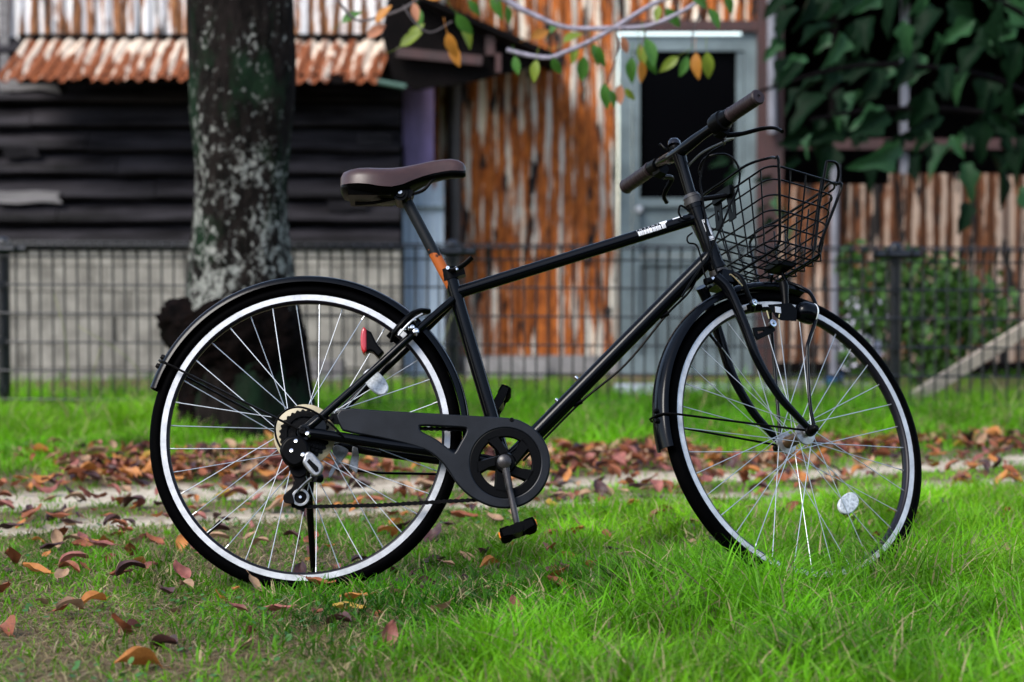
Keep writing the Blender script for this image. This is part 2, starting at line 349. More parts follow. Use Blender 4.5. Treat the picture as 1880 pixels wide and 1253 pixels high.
wpart('awning_trim', MB().box(((xa + xb) / 2 - .03, ya - .004, za + .014), (xb - xa, .05, .025)), darkroof, shed)
p = at(8, 30, YS - .06); wpart('corner_post', MB().box((p.x, p.y, 1.9), (.05, .04, .75)), greyboard, shed)
# dark gable roof between shed and shack
def wpoly(name, pts, Y, th, m, parent):
    P = [at(px, py, Y) for px, py in pts]; vs, fs = plate([[(q.x, q.z) for q in P]], Y + th / 2, th); return wpart(name, MB().add(vs, fs), m, parent)
wpoly('gable_board', [(718, -30), (700, 60), (722, 150), (762, 166), (868, 150), (960, 128), (1000, 112), (905, 74), (770, 8), (745, -30)], 13.10, .05, darkroof, shed)
A, B = at(745, -12, 12.95), at(1018, 108, 12.95); d = (B - A)
mb = MB(); n = V((-d.z, 0, d.x)).normalized()
mb.loft([[A + n * .0, A + n * .03, V((A.x, 14.1, A.z)) + n * .03, V((A.x, 14.1, A.z))], [B, B + n * .03, V((B.x, 14.1, B.z)) + n * .03, V((B.x, 14.1, B.z))]]); wpart('roof_slab', mb, greyboard if False else darkroof, shed)
mb = MB(); a_, b_ = at(728, 96, 13.04), at(885, 112, 13.04); mb.box((a_ + b_) / 2, ((b_ - a_).length, .05, .05), rotm((0, 1, 0), .1)); wpart('eave_beam', mb, darkred, shed)
for px, py, w in ((900, 84, .05), (915, 116, .03)):
    wpart('bracket', MB().box(at(px, py, 13.05), (w, .04, .10)), darkred, shed)
mb = MB().tube([at(690, 150, 12.98), at(745, 160, 12.98)], .016); wpart('gutter_stub', mb, mat('green_gutter', (.05, .11, .08), .5), shed)

# ------------------------------------------------------------------ middle: rusty shack with door
YK = 14.0
shack = thing('rusty_shack', (.6, YK, 0), 'rust-streaked corrugated iron shack with a pale grey-blue door, behind the bicycle', 'shack')
x0 = xat(690, YK); xd = xat(1133, YK); zbk = zat(662, YK)
wpart('back_wall', MB().box(((x0 + xd) / 2, YK + .10, 1.6), (xd - x0, .1, 3.4)), black, shack)
x = xat(795, YK); k = 0
while x < xd - .03:
    w = min(.60, xd - x)
    wpart('corrugated_sheet', corrugated((x, YK - .012 * (k % 2), zbk + random.uniform(-.02, .01)), (1, 0, 0), w, (0, 0, 1), 2.6, (0, -1, 0), seed=80 + k, ragged=.015, nv=10, phase=k), rustA, shack); x += .57; k += 1
x1, x2 = xat(735, YK - .34), xat(797, YK - .34)
wpart('purple_sheet', corrugated((x1, YK - .34, zat(345, YK)), (1, 0, 0), x2 - x1, (0, 0, 1), 1.2, (0, -1, 0), pitch_=.032, amp=.004, seed=5), purple, shack)
x1, x2 = xat(737, YK - .36), xat(815, YK - .36)
wpart('blue_grey_sheet', corrugated((x1, YK - .36, -.08), (1, 0, 0), x2 - x1, (0, 0, 1), zat(330, YK) + .08, (0, -1, 0), pitch_=.045, amp=.004, seed=6), bluegrey, shack)
wpart('rail', MB().box(((x1 + x2) / 2, YK - .375, zat(383, YK)), (x2 - x1, .02, .02)), doorm, shack)
wpart('meter_box', MB().box(at(733, 295, YK - .40), (.05, .1, .16)), black, shack)
p = at(834, 400, YK - .08)
mb = MB().tube([(p.x, p.y, -.1), (p.x, p.y, 1.75)], .042, 14)
for zz in (.35, 1.0, 1.55): mb.tube([(p.x, p.y, zz), (p.x, p.y, zz + .03)], .047, 14)
wpart('downpipe', mb, darkpipe, shack)
x1, x2 = xat(858, YK), xat(1000, YK)
wpart('footing', MB().box(((x0 + xd) / 2, YK + .02, -.02), (xd - x0, .12, zbk * 2 + .10)), concrete, shack)
wpart('step_block', MB().box(((x1 + x2) / 2, YK - .22, -.02), (x2 - x1, .22, .20)), concrete, shack)
wpart('step_block', MB().box((xat(605, YS), YS - .25, .01), (.2, .16, .17)), greyboard, shack)
# door bay
xdl, xdr = xat(1136, YK), xat(1386, YK); zdt, zdb = zat(66, YK), zat(700, YK)
wpart('upper_sheet', corrugated((xd, YK - .01, zat(46, YK)), (1, 0, 0), xat(1396, YK) - xd, (0, 0, 1), 1.0, (0, -1, 0), seed=95), rustA, shack)
wpart('lintel', MB().box(((xd + xat(1400, YK)) / 2, YK - .03, zat(50, YK)), (xat(1400, YK) - xd, .12, .06)), darkred, shack)
door = bpy.data.objects.new('door', None); col.objects.link(door); door.parent = shack; door.matrix_basis = shack.matrix_basis.inverted()
def dpart(name, mb, m): return obj(name, mb, m, door)
fw = .072
dpart('frame', MB().box((xdl + fw / 2, YK, (zdt + zdb) / 2), (fw, .10, zdt - zdb)).box((xdr - fw / 2, YK, (zdt + zdb) / 2), (fw, .10, zdt - zdb)).box(((xdl + xdr) / 2, YK, zdt - .045), (xdr - xdl - 2 * fw, .098, .09)), doorm)
xi, xj = xdl + fw + .004, xdr - fw - .004; zg = zat(366, YK); zm = zat(478, YK)
dpart('leaf_frame', MB().box((xi + .02, YK - .01, (zdt - .09 + zdb) / 2), (.04, .05, zdt - .1 - zdb)).box((xj - .02, YK - .01, (zdt - .09 + zdb) / 2), (.04, .05, zdt - .1 - zdb)).box(((xi + xj) / 2, YK - .012, zg - .02), (xj - xi - .08, .05, .05)).box(((xi + xj) / 2, YK - .012, zm), (xj - xi - .08, .05, .05)).box(((xi + xj) / 2, YK - .012, zdb + .08), (xj - xi - .08, .05, .14)), doorm)
dpart('pane', MB().box(((xi + xj) / 2, YK + .005, (zg + zdt - .09) / 2), (xj - xi - .07, .008, zdt - .09 - zg)), darkglass)
dpart('panel', MB().box(((xi + xj) / 2, YK + .004, (zg + zm) / 2), (xj - xi - .07, .015, zg - zm - .06)), doorm)
n = 14; zl0, zl1 = zdb + .15, zm - .03
for k in range(n):
    xx = xi + .05 + (xj - xi - .1) * (k + .5) / n
    dpart('slat', MB().box((xx, YK - .004, (zl0 + zl1) / 2), ((xj - xi - .1) / n * .78, .018, zl1 - zl0)), doorm)
dpart('back_panel', MB().box(((xi + xj) / 2, YK + .02, (zl0 + zl1) / 2), (xj - xi - .06, .012, zl1 - zl0 + .02)), doorm)
kp = at(1173, 385, YK - .06)
dpart('knob', MB().lathe([(.001, -.035), (.018, -.032), (.024, -.02), (.022, -.008), (.010, .0), (.010, .03), (.026, .032), (.026, .04), (.001, .04)], kp, (0, 1, 0), 20), silver)
wpart('sill', MB().box(((xdl + xdr) / 2, YK - .04, zdb - .02), (xdr - xdl + .1, .16, .05)), concrete, shack)
# right of the door
p1 = at(1412, 300, YK - .05)
wpart('post', MB().box((p1.x, p1.y, 1.0), (.15, .11, 2.5)), darkred, shack)
p2 = at(1415, 150, YK - .16)
wpart('conduit', MB().tube([(p2.x + .01, p2.y, zat(245, YK - .16)), (p2.x, p2.y, 2.4)], .026, 12), greypipe, shack)
xr0 = p1.x + .075; xr1 = 6.4
wpart('bay_back', MB().box(((xr0 + xr1) / 2, YK + 1.9, 1.4), (xr1 - xr0, .06, 3.2)), darkroof, shack)
wpart('bay_roof', MB().box(((xr0 + xr1) / 2 - .05, YK + .75, 2.62), (xr1 - xr0 + .3, 2.6, .06)), darkroof, shack)
wpart('bay_side', MB().box((xr0 - .03, YK + .95, 1.4), (.05, 1.9, 3.0)), darkroof, shack)
wpart('bay_side', MB().box((xr1, YK + .95, 1.4), (.05, 1.9, 3.0)), darkroof, shack)
wpart('bay_header', MB().box(((xr0 + xr1) / 2, YK - .45, 2.42), (xr1 - xr0, .06, .5)), darkroof, shack)
wpart('rail', MB().box(((xr0 + xr1) / 2, YK + .0, zat(265, YK)), (xr1 - xr0, .05, .06)), darkred, shack)
for px in (1530, 1660, 1925):
    q = at(px, 200, YK + .06); wpart('stud', MB().box((q.x, q.y, 1.35), (.045, .05, 2.0)), greypipe if px == 1660 else darkroof, shack)

# ------------------------------------------------------------------ right: rusty sheet fence
YF2 = 13.55
rf = thing('sheet_iron_fence', (2.6, YF2, 0), 'low fence of faded brown rusty corrugated sheets on the right, under the big leaves', 'fence')
x = xat(1428, YF2); k = 0; ztop = zat(318, YF2)
while x < 6.3:
    wpart('corrugated_sheet', corrugated((x, YF2 - .012 * (k % 2), .06 + random.uniform(-.03, .02)), (1, 0, 0), .66, (random.uniform(-.01, .01), 0, 1), ztop - .06 + random.uniform(-.05, .06), (0, -1, 0), seed=120 + k, ragged=.03), rustD, rf); x += .62; k += 1
wpart('rail', MB().box(((xat(1428, YF2) + 6.3) / 2, YF2 + .05, .85), (6.3 - xat(1428, YF2), .05, .06)), darkred, rf)
wpart('footing', MB().box(((xat(1428, YF2) + 6.3) / 2, YF2 + .03, -.02), (6.3 - xat(1428, YF2), .12, .18)), darkroof, rf)
for px in (1532, 1905):
    q = at(px, 500, YF2 - .06); wpart('fence_pipe', MB().tube([(q.x, q.y, -.1), (q.x, q.y, ztop + .07)], .024, 12), greypipe, rf)

# ------------------------------------------------------------------ wire mesh fence
YF = 10.1
fencem = mat('black_fence_wire', (.006, .007, .010), .30, spec=.45)
fence = thing('mesh_fence', (0, YF, 0), 'low black welded wire mesh fence with bent top, between the grass and the sheds', 'fence')
rollF = math.radians(-.2); ftz = .735; tilt = lambda x: -.0062 * x
wm = MB().tube([(0, 0, -.05), (0, 0, ftz - .095), (0, 0, ftz - .055), (0, -.032, ftz - .012), (0, -.040, ftz - .006), (0, -.012, ftz), (0, 0, ftz - .012), (0, .004, ftz - .055)], .0047, 6).mesh('wire')
sp = .0505; x = -4.04; posts = [xat(p_, YF) for p_ in (-812, 5, 830, 1645, 2462)]
while x < 4.05:
    if min(abs(x - q) for q in posts) > .03:
        link('wire', wm, fencem, fence, M4.Translation((x + random.uniform(-.0015, .0015), 0, tilt(x))))
    x += sp
for zz, yy in ((ftz + .004, -.012), (ftz - .010, -.043), (ftz - .058, -.006), (.56, -.006), (.44, -.006), (.32, -.006), (.20, -.006), (.08, -.006)):
    obj('cross_wire', MB().tube([(-4.05, yy, zz + tilt(-4.05)), (0, yy, zz), (4.05, yy, zz + tilt(4.05))], .0046, 6), fencem, fence)
pm = MB().tube([(0, .03, -.2), (0, .03, ftz - .03)], .026, 16)
pm.lathe([(.001, .045), (.016, .042), (.028, .028), (.032, .008), (.030, -.01), (.026, -.03)], (0, .03, ftz - .02), (0, 0, 1), 16)
pm.tube([(-.10, -.004, ftz - .03), (.10, -.004, ftz - .03)], .016, 10)
for zz in (.12, .32, .56): pm.box((0, 0, zz), (.03, .03, .03))
pmesh = pm.mesh('post')
for q in posts: link('post', pmesh, fencem, fence, M4.Translation((q, 0, tilt(q))))

# ------------------------------------------------------------------ bicycle
TH, PSI, ALF, HA = 0.24615, -0.00134, 0.5400, math.radians(71.6)
RW, HUBX, HUBZ = .342, 1.0802, .3445
BASE = M4.Translation((-.4512, 5.1926, .002)) @ M4.Rotation(PSI, 4, 'Z') @ M4.Rotation(-TH, 4, 'X')
H0 = V((.9033, 0, .73)); UAX = V((-math.cos(HA), 0, math.sin(HA)))
S4 = M4.Translation(H0) @ M4.Rotation(ALF, 4, UAX) @ M4.Translation(-H0)
bike = bpy.data.objects.new('bicycle', None); col.objects.link(bike); bike.matrix_basis = BASE
tag(bike, 'black city bicycle with brown saddle and wire front basket, parked on the grass', 'bicycle')
def bp(px, py, y=0., front=False):                # where a sight line meets the bicycle's own plane at lateral offset y
    m = BASE @ S4 if front else BASE
    o = m @ V((0, y, 0)); ex = m @ V((1, y, 0)) - o; ez = m @ V((0, y, 1)) - o; d = ray(px, py)
    A = M4(((ex.x, ez.x, -d.x), (ex.y, ez.y, -d.y), (ex.z, ez.z, -d.z)))
    s = A.inverted() @ (CAM - o); return V((s.x, y, s.y))
def bpf(px, py, y=0.): return bp(px, py, y, True)
def part(name, mb, m, parent=None, front=False, sharp=40):
    return obj(name, mb, m, parent or bike, S4 if front else None, sharp)
def sub(name, mb, m, parent, sharp=40): return obj(name, mb, m, parent, None, sharp)

# frame
BBp = bp(928, 853); ST = bp(826, 505); HT, HB = bp(1276, 375), bp(1316, 494)
hd = (HT - HB).normalized(); ax0 = V((-.9033, 0, 0))
HT = H0 + UAX * ((HT - H0).dot(UAX)); HB = H0 + UAX * ((HB - H0).dot(UAX))
TT0, TT1 = bp(836, 539), HB + (HT - HB) * .80; DT1 = HB + (HT - HB) * .22
dropR, dropL = bp(566, 793, -.060), V((0, .060, RW)); dropR = V((dropR.x, -.060, dropR.z)); dropR = V((.004, -.060, RW)); dropL = V((.004, .060, RW))
fr = MB(); fr.tube([BBp + (ST - BBp) * -.0, ST], .0155, 20); fr.tube([TT0, TT1], .0140, 20); fr.tube([BBp, DT1], .0178, 20)
fr.tube([HB, HT], .0182, 24); fr.tube([HB - UAX * .001, HB + UAX * .010], .0205, 24); fr.tube([HT - UAX * .010, HT + UAX * .001], .0205, 24)
fr.tube([BBp + V((0, -.036, 0)), BBp + V((0, .036, 0))], .021, 24)
for s in (-1, 1):
    d0 = V((dropR.x, s * .060, RW)); top = bp(832, 552); top = V((top.x, s * .012, top.z))
    mid = top + (d0 - top) * .28; mid.y = s * .036
    fr.tube(cr([top, mid, top + (d0 - top) * .55 + V((0, s * .004, 0)), d0 + V((.03, 0, .030)), d0 + V((.008, 0, .012))], 6), .0086, 14)
    c1 = BBp + V((-.012, s * .026, .0)); fr.tube(cr([c1, c1 + (d0 - c1) * .3 + V((0, s * .016, 0)), c1 + (d0 - c1) * .6 + V((0, s * .012, -.001)), d0 + V((.03, 0, -.004)), d0 + V((.008, 0, -.004))], 6), [.0125] * 13 + [.0115] * 6 + [.0095] * 6, 14, flat=.85) if False else fr.tube(cr([c1, c1 + (d0 - c1) * .3 + V((0, s * .016, 0)), c1 + (d0 - c1) * .6 + V((0, s * .012, -.001)), d0 + V((.03, 0, -.004)), d0 + V((.008, 0, -.004))], 6), .0118, 14)
    vs, fs = plate([circ((d0.x, RW), .017, 20), ], s * .060, .006, .001); fr.add(vs, fs)
    vs, fs = plate([[(d0.x - .008, RW - .02), (d0.x + .04, RW - .008), (d0.x + .045, RW + .012), (d0.x + .038, RW + .038), (d0.x + .02, RW + .036), (d0.x - .010, RW + .01)]], s * .060, .005, .001); fr.add(vs, fs)
fr.box(bp(762, 612), (.02, .06, .02))
frame = part('frame', fr, paint)

# decals wrapped on the tubes
def wrap(a, b, r, phi0, pts):                     # (distance along tube, angle-distance) -> point on the tube
    a, b = V(a), V(b); t = (b - a).normalized(); side = V((0, -1, 0)); upn = side.cross(t).normalized()
    if upn.z < 0: upn = -upn
    out = []
    for s, q in pts:
        ph = phi0 + q / r; out.append(a + t * s + (side * math.cos(ph) + upn * math.sin(ph)) * r)
    return out
tl = (TT1 - TT0).length
def along(px, py): p = bp(px, py, -.013); return (p - TT0).dot((TT1 - TT0).normalized())
def decal_quads(mb, a, b, r, phi0, quads, nsub=4):
    for (s0, s1, q0, q1) in quads:
        vs = []
        for j in range(nsub + 1):
            q = q0 + (q1 - q0) * j / nsub; vs += wrap(a, b, r, phi0, [(s0, q), (s1, q)])
        mb.add(vs, [(2 * j, 2 * j + 1, 2 * j + 3, 2 * j + 2) for j in range(nsub)])
RD = .01425; s0, s1 = along(1174, 436), along(1226, 420)
mb = MB(); rr = random.Random(5); s = s0; quads = []
for wdt, gap in ((3, .5), (1, .6), (1.6, .6), (1, .7), (1.3, .6), (1, 1.0), (2, .5), (1, .6), (1, .9), (2.6, .6), (1, .7), (5.2, 1.4), (1, .6), (1.4, .6), (1, .6), (1.2, 1.2), (2, .6), (1, .6), (1, .6), (1.2, .7), (1.8, 2.4), (2.2, .8), (1, .6), (1, .8), (1.2, 0)):
    u = (s1 - s0) / 60.0; quads.append((s, s + wdt * u, -.0065, .0045)); s += (wdt + gap) * u
decal_quads(mb, TT0, TT1, RD, .18, quads); sub('barcode_print', mb, white, frame)
cu = bpy.data.curves.new('t', 'FONT'); cu.body = 'INTENT'; cu.size = .0068; cu.space_character = 2.1; cu.fill_mode = 'FRONT'
vs, fs = curve_mesh(cu); mxx = max(v.x for v in vs); k = (along(1211, 418) - along(1171, 432)) / mxx
mb = MB().add(wrap(TT0, TT1, RD + .0002, .18, [(along(1171, 432) + v.x * k, .0066 + v.y) for v in vs]), fs); sub('lettering', mb, white, frame)
mb = MB(); rc = .0092; cs, cq = along(1219, 412), .0125; ring = []
pts = [(cs + rc * math.cos(a), cq + rc * math.sin(a)) for a in [2 * PI * i / 28 for i in range(28)]]
mid = [(cs + rc * .5 * math.cos(a), cq + rc * .5 * math.sin(a)) for a in [2 * PI * i / 28 for i in range(28)]]
w0 = wrap(TT0, TT1, RD + .0004, .18, pts + mid + [(cs, cq)])
mb.add(w0, [(i, (i + 1) % 28, 28 + (i + 1) % 28, 28 + i) for i in range(28)] + [(28 + i, 28 + (i + 1) % 28, 56) for i in range(28)]); sub('round_sticker', mb, white, frame)
a0, a1 = along(1236, 405), along(1254, 400); mb = MB(); decal_quads(mb, TT0, TT1, RD + .0002, .18, [(a0, a1, .0085, .0145)]); sub('label_sticker', mb, white, frame)
# size badge on the head tube: a white outline round a block L
RH = .0185; hl = (HT - HB).length
def hs(z0, z1, q0, q1): return (hl * z0, hl * z1, q0, q1)
mb = MB(); f0, f1 = .40, .73; e = .010
# along head tube s upward; q is round the front of the tube
def wrapH(quads, name, m, r):
    mb = MB()
    for (sA, sB, q0, q1) in quads:
        vs = []
        for j in range(5):
            q = q0 + (q1 - q0) * j / 4; ph = q / RH; dirn = V((0, -1, 0)) * math.cos(ph) + UAX.cross(V((0, -1, 0))).normalized() * math.sin(ph) * (1 if UAX.cross(V((0, -1, 0))).x > 0 else -1)
            for s_ in (sA, sB): vs.append(HB + UAX * s_ + dirn * r)
        mb.add(vs, [(2 * j, 2 * j + 1, 2 * j + 3, 2 * j + 2) for j in range(4)])
    return sub(name, mb, m, frame)
q0, q1 = .0010, .0175; sA, sB = hl * .40, hl * .72; t = .0012
wrapH([(sA, sB, q0, q0 + t), (sA, sB, q1 - t, q1), (sA, sA + t, q0, q1), (sB - t, sB, q0, q1), (sB - .0075, sB - .0025, q0 + .0025, q1 - .0025), (sA + .012, sB - .0075, q0 + .0095, q1 - .0025), (sA + .003, sA + .0095, q0 + .0025, q1 - .0025)], 'size_badge', white, RH + .0002)

# seatpost, clamp, saddle
SP1 = bp(748, 372); part('seatpost', MB().tube([ST - (ST - SP1) * -.02 + (ST - SP1) * .0 + (BBp - ST) * .1, SP1], .0127, 20), rustpost)
cl = MB(); dcl = (ST - BBp).normalized(); cl.tube([ST - dcl * .012, ST + dcl * .014], .0185, 20); cl.box(ST + V((.022, 0, .004)), (.022, .030, .018), rotm((0, 1, 0), -.29))
clamp = part('seat_clamp', cl, plastic)
sub('bolt', MB().lathe([(.001, .006), (.004, .006), (.0045, .003), (.0045, -.002)], bp(822, 493, -.022), (0, -1, 0), 12), chrome, clamp)
pA, pB = bp(833, 497, -.028), bp(867, 473, -.032)
sub('lever', MB().tube(cr([bp(824, 494, -.012), pA, (pA + pB) / 2 + V((.003, 0, -.001)), pB], 5), [.006] * 3 + [.0065] * 12 + [.007], 10, flat=.55), dsteel, clamp)
sub('lever_bolt', MB().tube([bp(838, 491, -.030), bp(840, 497, -.034)], .0035, 8), chrome, clamp)
top_px = [(110, 235), (135, 190), (190, 166), (260, 152), (340, 149), (430, 151), (520, 150), (600, 142), (680, 128), (760, 112), (840, 97), (920, 86), (985, 83), (1040, 93), (1080, 115), (1102, 150)]
hw = [.012, .052, .066, .073, .076, .075, .067, .055, .043, .034, .028, .0245, .0225, .020, .015, .006]
hh = [.022, .036, .042, .046, .049, .053, .054, .050, .043, .038, .035, .033, .031, .028, .022, .010]
rings = []; rings2 = []; NS = 18
for (u, v_), w, h in zip(top_px, hw, hh):
    p = bp(600 + u / 4.32, 270 + v_ / 4.32, -w * .55); zt_ = p.z - .002
    ring = []
    for k in range(NS + 1):
        a = PI * k / NS; cy = -math.cos(a); sy = math.sin(a)
        yy = w * math.copysign(abs(cy) ** .75, cy); zz = zt_ - h + h * abs(sy) ** .55
        zz -= .004 * math.exp(-(yy / .012) ** 2) * (1 if w > .03 else 0)
        ring.append(V((p.x, yy, zz)))
    for k in range(5): ring.append(V((p.x, w * .9 * (1 - 2 * (k + .5) / 5), zt_ - h + .004)))
    rings.append(ring)
    b = []
    for k in range(16):
        a = 2 * PI * k / 16; b.append(V((p.x, w * .94 * math.cos(a), zt_ - h - .002 + (.010 if math.sin(a) > 0 else (.016 if w > .05 else .010)) * math.sin(a))))
    rings2.append(b)
sad = part('saddle', MB().loft(rings), brown, sharp=75)
sub('base', MB().loft(rings2), plastic, sad, 60)
rl = MB()
for s in (-1, 1):
    y = s * .021
    rl.tube(cr([bp(652, 375, y), bp(690, 372, y), bp(735, 362, y), bp(775, 351, y), bp(792, 333, y * .8), bp(806, 322, y * .6)], 6), .0036, 8)
sub('rail', rl, dsteel, sad)
cp_ = bp(736, 362); cmb = MB().tube([cp_ + V((0, -.034, 0)), cp_ + V((0, .034, 0))], .017, 18); cmb.tube([cp_ + V((0, -.040, 0)), cp_ + V((0, -.032, 0))], .011, 14); cmb.box(cp_ + V((.012, 0, .004)), (.03, .05, .018), rotm((0, 1, 0), .3))
sc_ = sub('clamp', cmb, dsteel, sad); 
sub('clamp_bolt', MB().lathe([(.001, .003), (.0045, .003), (.005, 0)], cp_ + V((0, -.041, 0)), (0, -1, 0), 12), steel, sad)
sub('damper', MB().loft([[bp(640 + x_, 353, .0) + V((0, yy, zz)) for yy, zz in ((-.060, .008), (.060, .008), (.050, -.020), (-.050, -.020))] for x_ in (2, 22, 44, 66, 80)]), plastic, sad)

# wheels (shared meshes, wheel-local axes: axle along y)
Yax = (0, 1, 0)
def tyre_mesh():
    c = RW - .0168; return MB().lathe([(c + .0168 * math.cos(a) * (1.0 if math.cos(a) > 0 else .75), .0172 * math.sin(a)) for a in [2 * PI * k / 18 for k in range(18)]], (0, 0, 0), Yax, 96, closed=True).mesh('tyre')
def rim_mesh(): return MB().lathe([(.3165, -.0112), (.3165, .0112), (.3030, .0116), (.2985, .0085), (.2975, 0), (.2985, -.0085), (.3030, -.0116)], (0, 0, 0), Yax, 96, closed=True).mesh('rim', 50)
def track_mesh(s): return MB().lathe([(.3170, s * .0108), (.3170, s * .0121), (.3040, s * .0123), (.3040, s * .0110)], (0, 0, 0), Yax, 96, closed=True).mesh('brake_track', 50)
tyreM, rimM, trM = tyre_mesh(), rim_mesh(), [track_mesh(-1), track_mesh(1)]
spokeM = MB().tube([(0, 0, 0), (0, 0, .93), (0, 0, 1)], [.00105, .00105, .00105], 6).mesh('spoke')
nipM = MB().tube([(0, 0, 0), (0, 0, .012)], [.0015, .0017], 8).mesh('nipple')
def spoke_basis(a, b):
    a, b = V(a), V(b); d = b - a; q = d.to_track_quat('Z', 'Y').to_matrix().to_4x4(); return M4.Translation(a) @ q @ M4.Diagonal((1, 1, d.length, 1))
def wheel(name, basis, fl, yf, ang0, hubprof):
    w = bpy.data.objects.new(name, None); col.objects.link(w); w.parent = bike; w.matrix_basis = basis
    link('tyre', tyreM, rubber, w); link('rim', rimM, rimdark, w)
    for m_ in trM: link('brake_track', m_, silver, w)
    for i in range(36):
        a = ang0 + 2 * PI * i / 36; sidx = i % 2; y = yf[sidx]; sgn = 1 if (i // 2) % 2 else -1
        ha = a + sgn * 1.18; rf_ = fl[sidx]
        A_ = V((rf_ * math.cos(ha), y, rf_ * math.sin(ha))); B_ = V((.2990 * math.cos(a), (-.003, .003)[sidx], .2990 * math.sin(a)))
        link('spoke', spokeM, steel, w, spoke_basis(A_, B_))
        d = (A_ - B_).normalized(); q = d.to_track_quat('Z', 'Y').to_matrix().to_4x4(); link('nipple', nipM, steel, w, M4.Translation(B_) @ q)
    obj('hub', MB().lathe(hubprof, (0, 0, 0), Yax, 28), alloy if name == 'front_wheel' else dsteel, w)
    return w
fw_ = wheel('front_wheel', S4 @ M4.Translation((HUBX, 0, HUBZ)), (.021, .021), (-.034, .034), .05,
            [(.001, -.048), (.007, -.048), (.009, -.042), (.025, -.038), (.025, -.033), (.013, -.030), (.013, .030), (.025, .033), (.025, .038), (.009, .042), (.007, .048), (.001, .048)])
rw_ = wheel('rear_wheel', M4.Translation((0, 0, RW)), (.030, .023), (-.020, .036), .09,
            [(.001, -.055), (.008, -.055), (.012, -.045), (.033, -.023), (.033, -.018), (.014, -.014), (.014, .030), (.026, .034), (.026, .039), (.012, .045), (.001, .055)])
obj('hub_barrel', MB().tube([(0, -.030, 0), (0, .030, 0)], .0138, 20), mat('rusty_hub_grease', (.10, .055, .025), .35, metal=.5, var=.4, scale=80), fw_)
def wl(px, py, y, front):                         # sight onto the wheel plane, wheel-local
    p = bp(px, py, y, front); c = V((HUBX, 0, HUBZ)) if front else V((0, 0, RW)); return p - c
def reflector(w, c, ang, L_, W_):
    mb = MB(); prof = []
    vs, fs = plate([[(L_ * math.cos(a) * (1 if True else 1), W_ * math.copysign(abs(math.sin(a)) ** .8, math.sin(a))) for a in [2 * PI * k / 28 for k in range(28)]]], 0, .010, .003)
    R_ = rotm((0, 1, 0), -ang); obj('reflector', MB().add([R_ @ v + c for v in vs], fs), whitelens, w)
reflector(rw_, wl(690, 702, -.008, False), math.radians(-48), .031, .0165)
reflector(fw_, wl(1557, 925, -.008, True), math.radians(40), .0285, .0175)
def valve(w, c, dirn):
    c = V(c); d = V(dirn).normalized(); obj('valve', MB().tube([c, c + d * .022, c + d * .0225, c + d * .040], [.0030, .0030, .0042, .0042], 10), dsteel, w)
v1 = wl(382, 980, 0, False); valve(rw_, v1 * (.299 / v1.length), -v1)
v2 = wl(1303, 615, 0, True); valve(fw_, v2 * (.299 / v2.length), -v2)
# cassette and spoke guard disc on the rear wheel
obj('spoke_guard_disc', MB().lathe([(.030, -.0252), (.0665, -.0262), (.0675, -.0272), (.0665, -.0280), (.030, -.0275)], (0, 0, 0), Yax, 64, closed=True), cream, rw_)
for k, (r, y) in enumerate(((.0555, -.0300), (.049, -.0340), (.043, -.0380), (.037, -.0420), (.032, -.0455), (.028, -.0490))):
    nt_ = max(14, int(r / .0555 * 28)); lp = []
    for i in range(nt_):
        for f_, rr_ in ((.0, r - .0035), (.3, r), (.5, r), (.8, r - .0035)):
            a = 2 * PI * (i + f_) / nt_; lp.append((rr_ * math.cos(a), rr_ * math.sin(a)))
    vs, fs = plate([lp, circ((0, 0), .018, 20)], y, .0022, .0003); obj('sprocket', MB().add(vs, fs), dsteel, rw_)
for s in (-1, 1):
    part('axle_nut', MB().lathe([(.001, .018), (.006, .018), (.009, .014), (.0095, 0), (.013, 0), (.013, -.004)], (.0, s * .063, RW), (0, s, 0), 12), dsteel)

# fenders
def fender(r, a0, a1, n=64, hwid=.026, dep=.017):
    rings = []
    for i in range(n + 1):
        a = math.radians(a0 + (a1 - a0) * i / n); d = V((math.cos(a), 0, math.sin(a))); sec = []
        for k in range(11):
            b = PI * k / 10; sec.append((-hwid * math.cos(b), -dep + dep * math.sin(b) ** .7))
        for k in range(10, -1, -1):
            b = PI * k / 10; sec.append((-(hwid - .002) * math.cos(b), -dep + (dep - .002) * math.sin(b) ** .7))
        tip = 1.0
        rings.append([d * (r + q * tip) + V((0, y, 0)) for y, q in sec])
    return MB().loft(rings)
fR = fender(.3605, 162.5, -6); fR.v = [(x, y, z + RW) for x, y, z in fR.v]; rfen = part('rear_fender', fR, paint, sharp=60)
def ang(px, py, front, y=0):
    q = wl(px, py, y, front); return math.degrees(math.atan2(q.z, q.x)) % 360
fF = fender(.3640, 80, ang(1213, 826, True)); fF.v = [(x + HUBX, y, z + HUBZ) for x, y, z in fF.v]; ffen = part('front_fender', fF, paint, front=True, sharp=60)
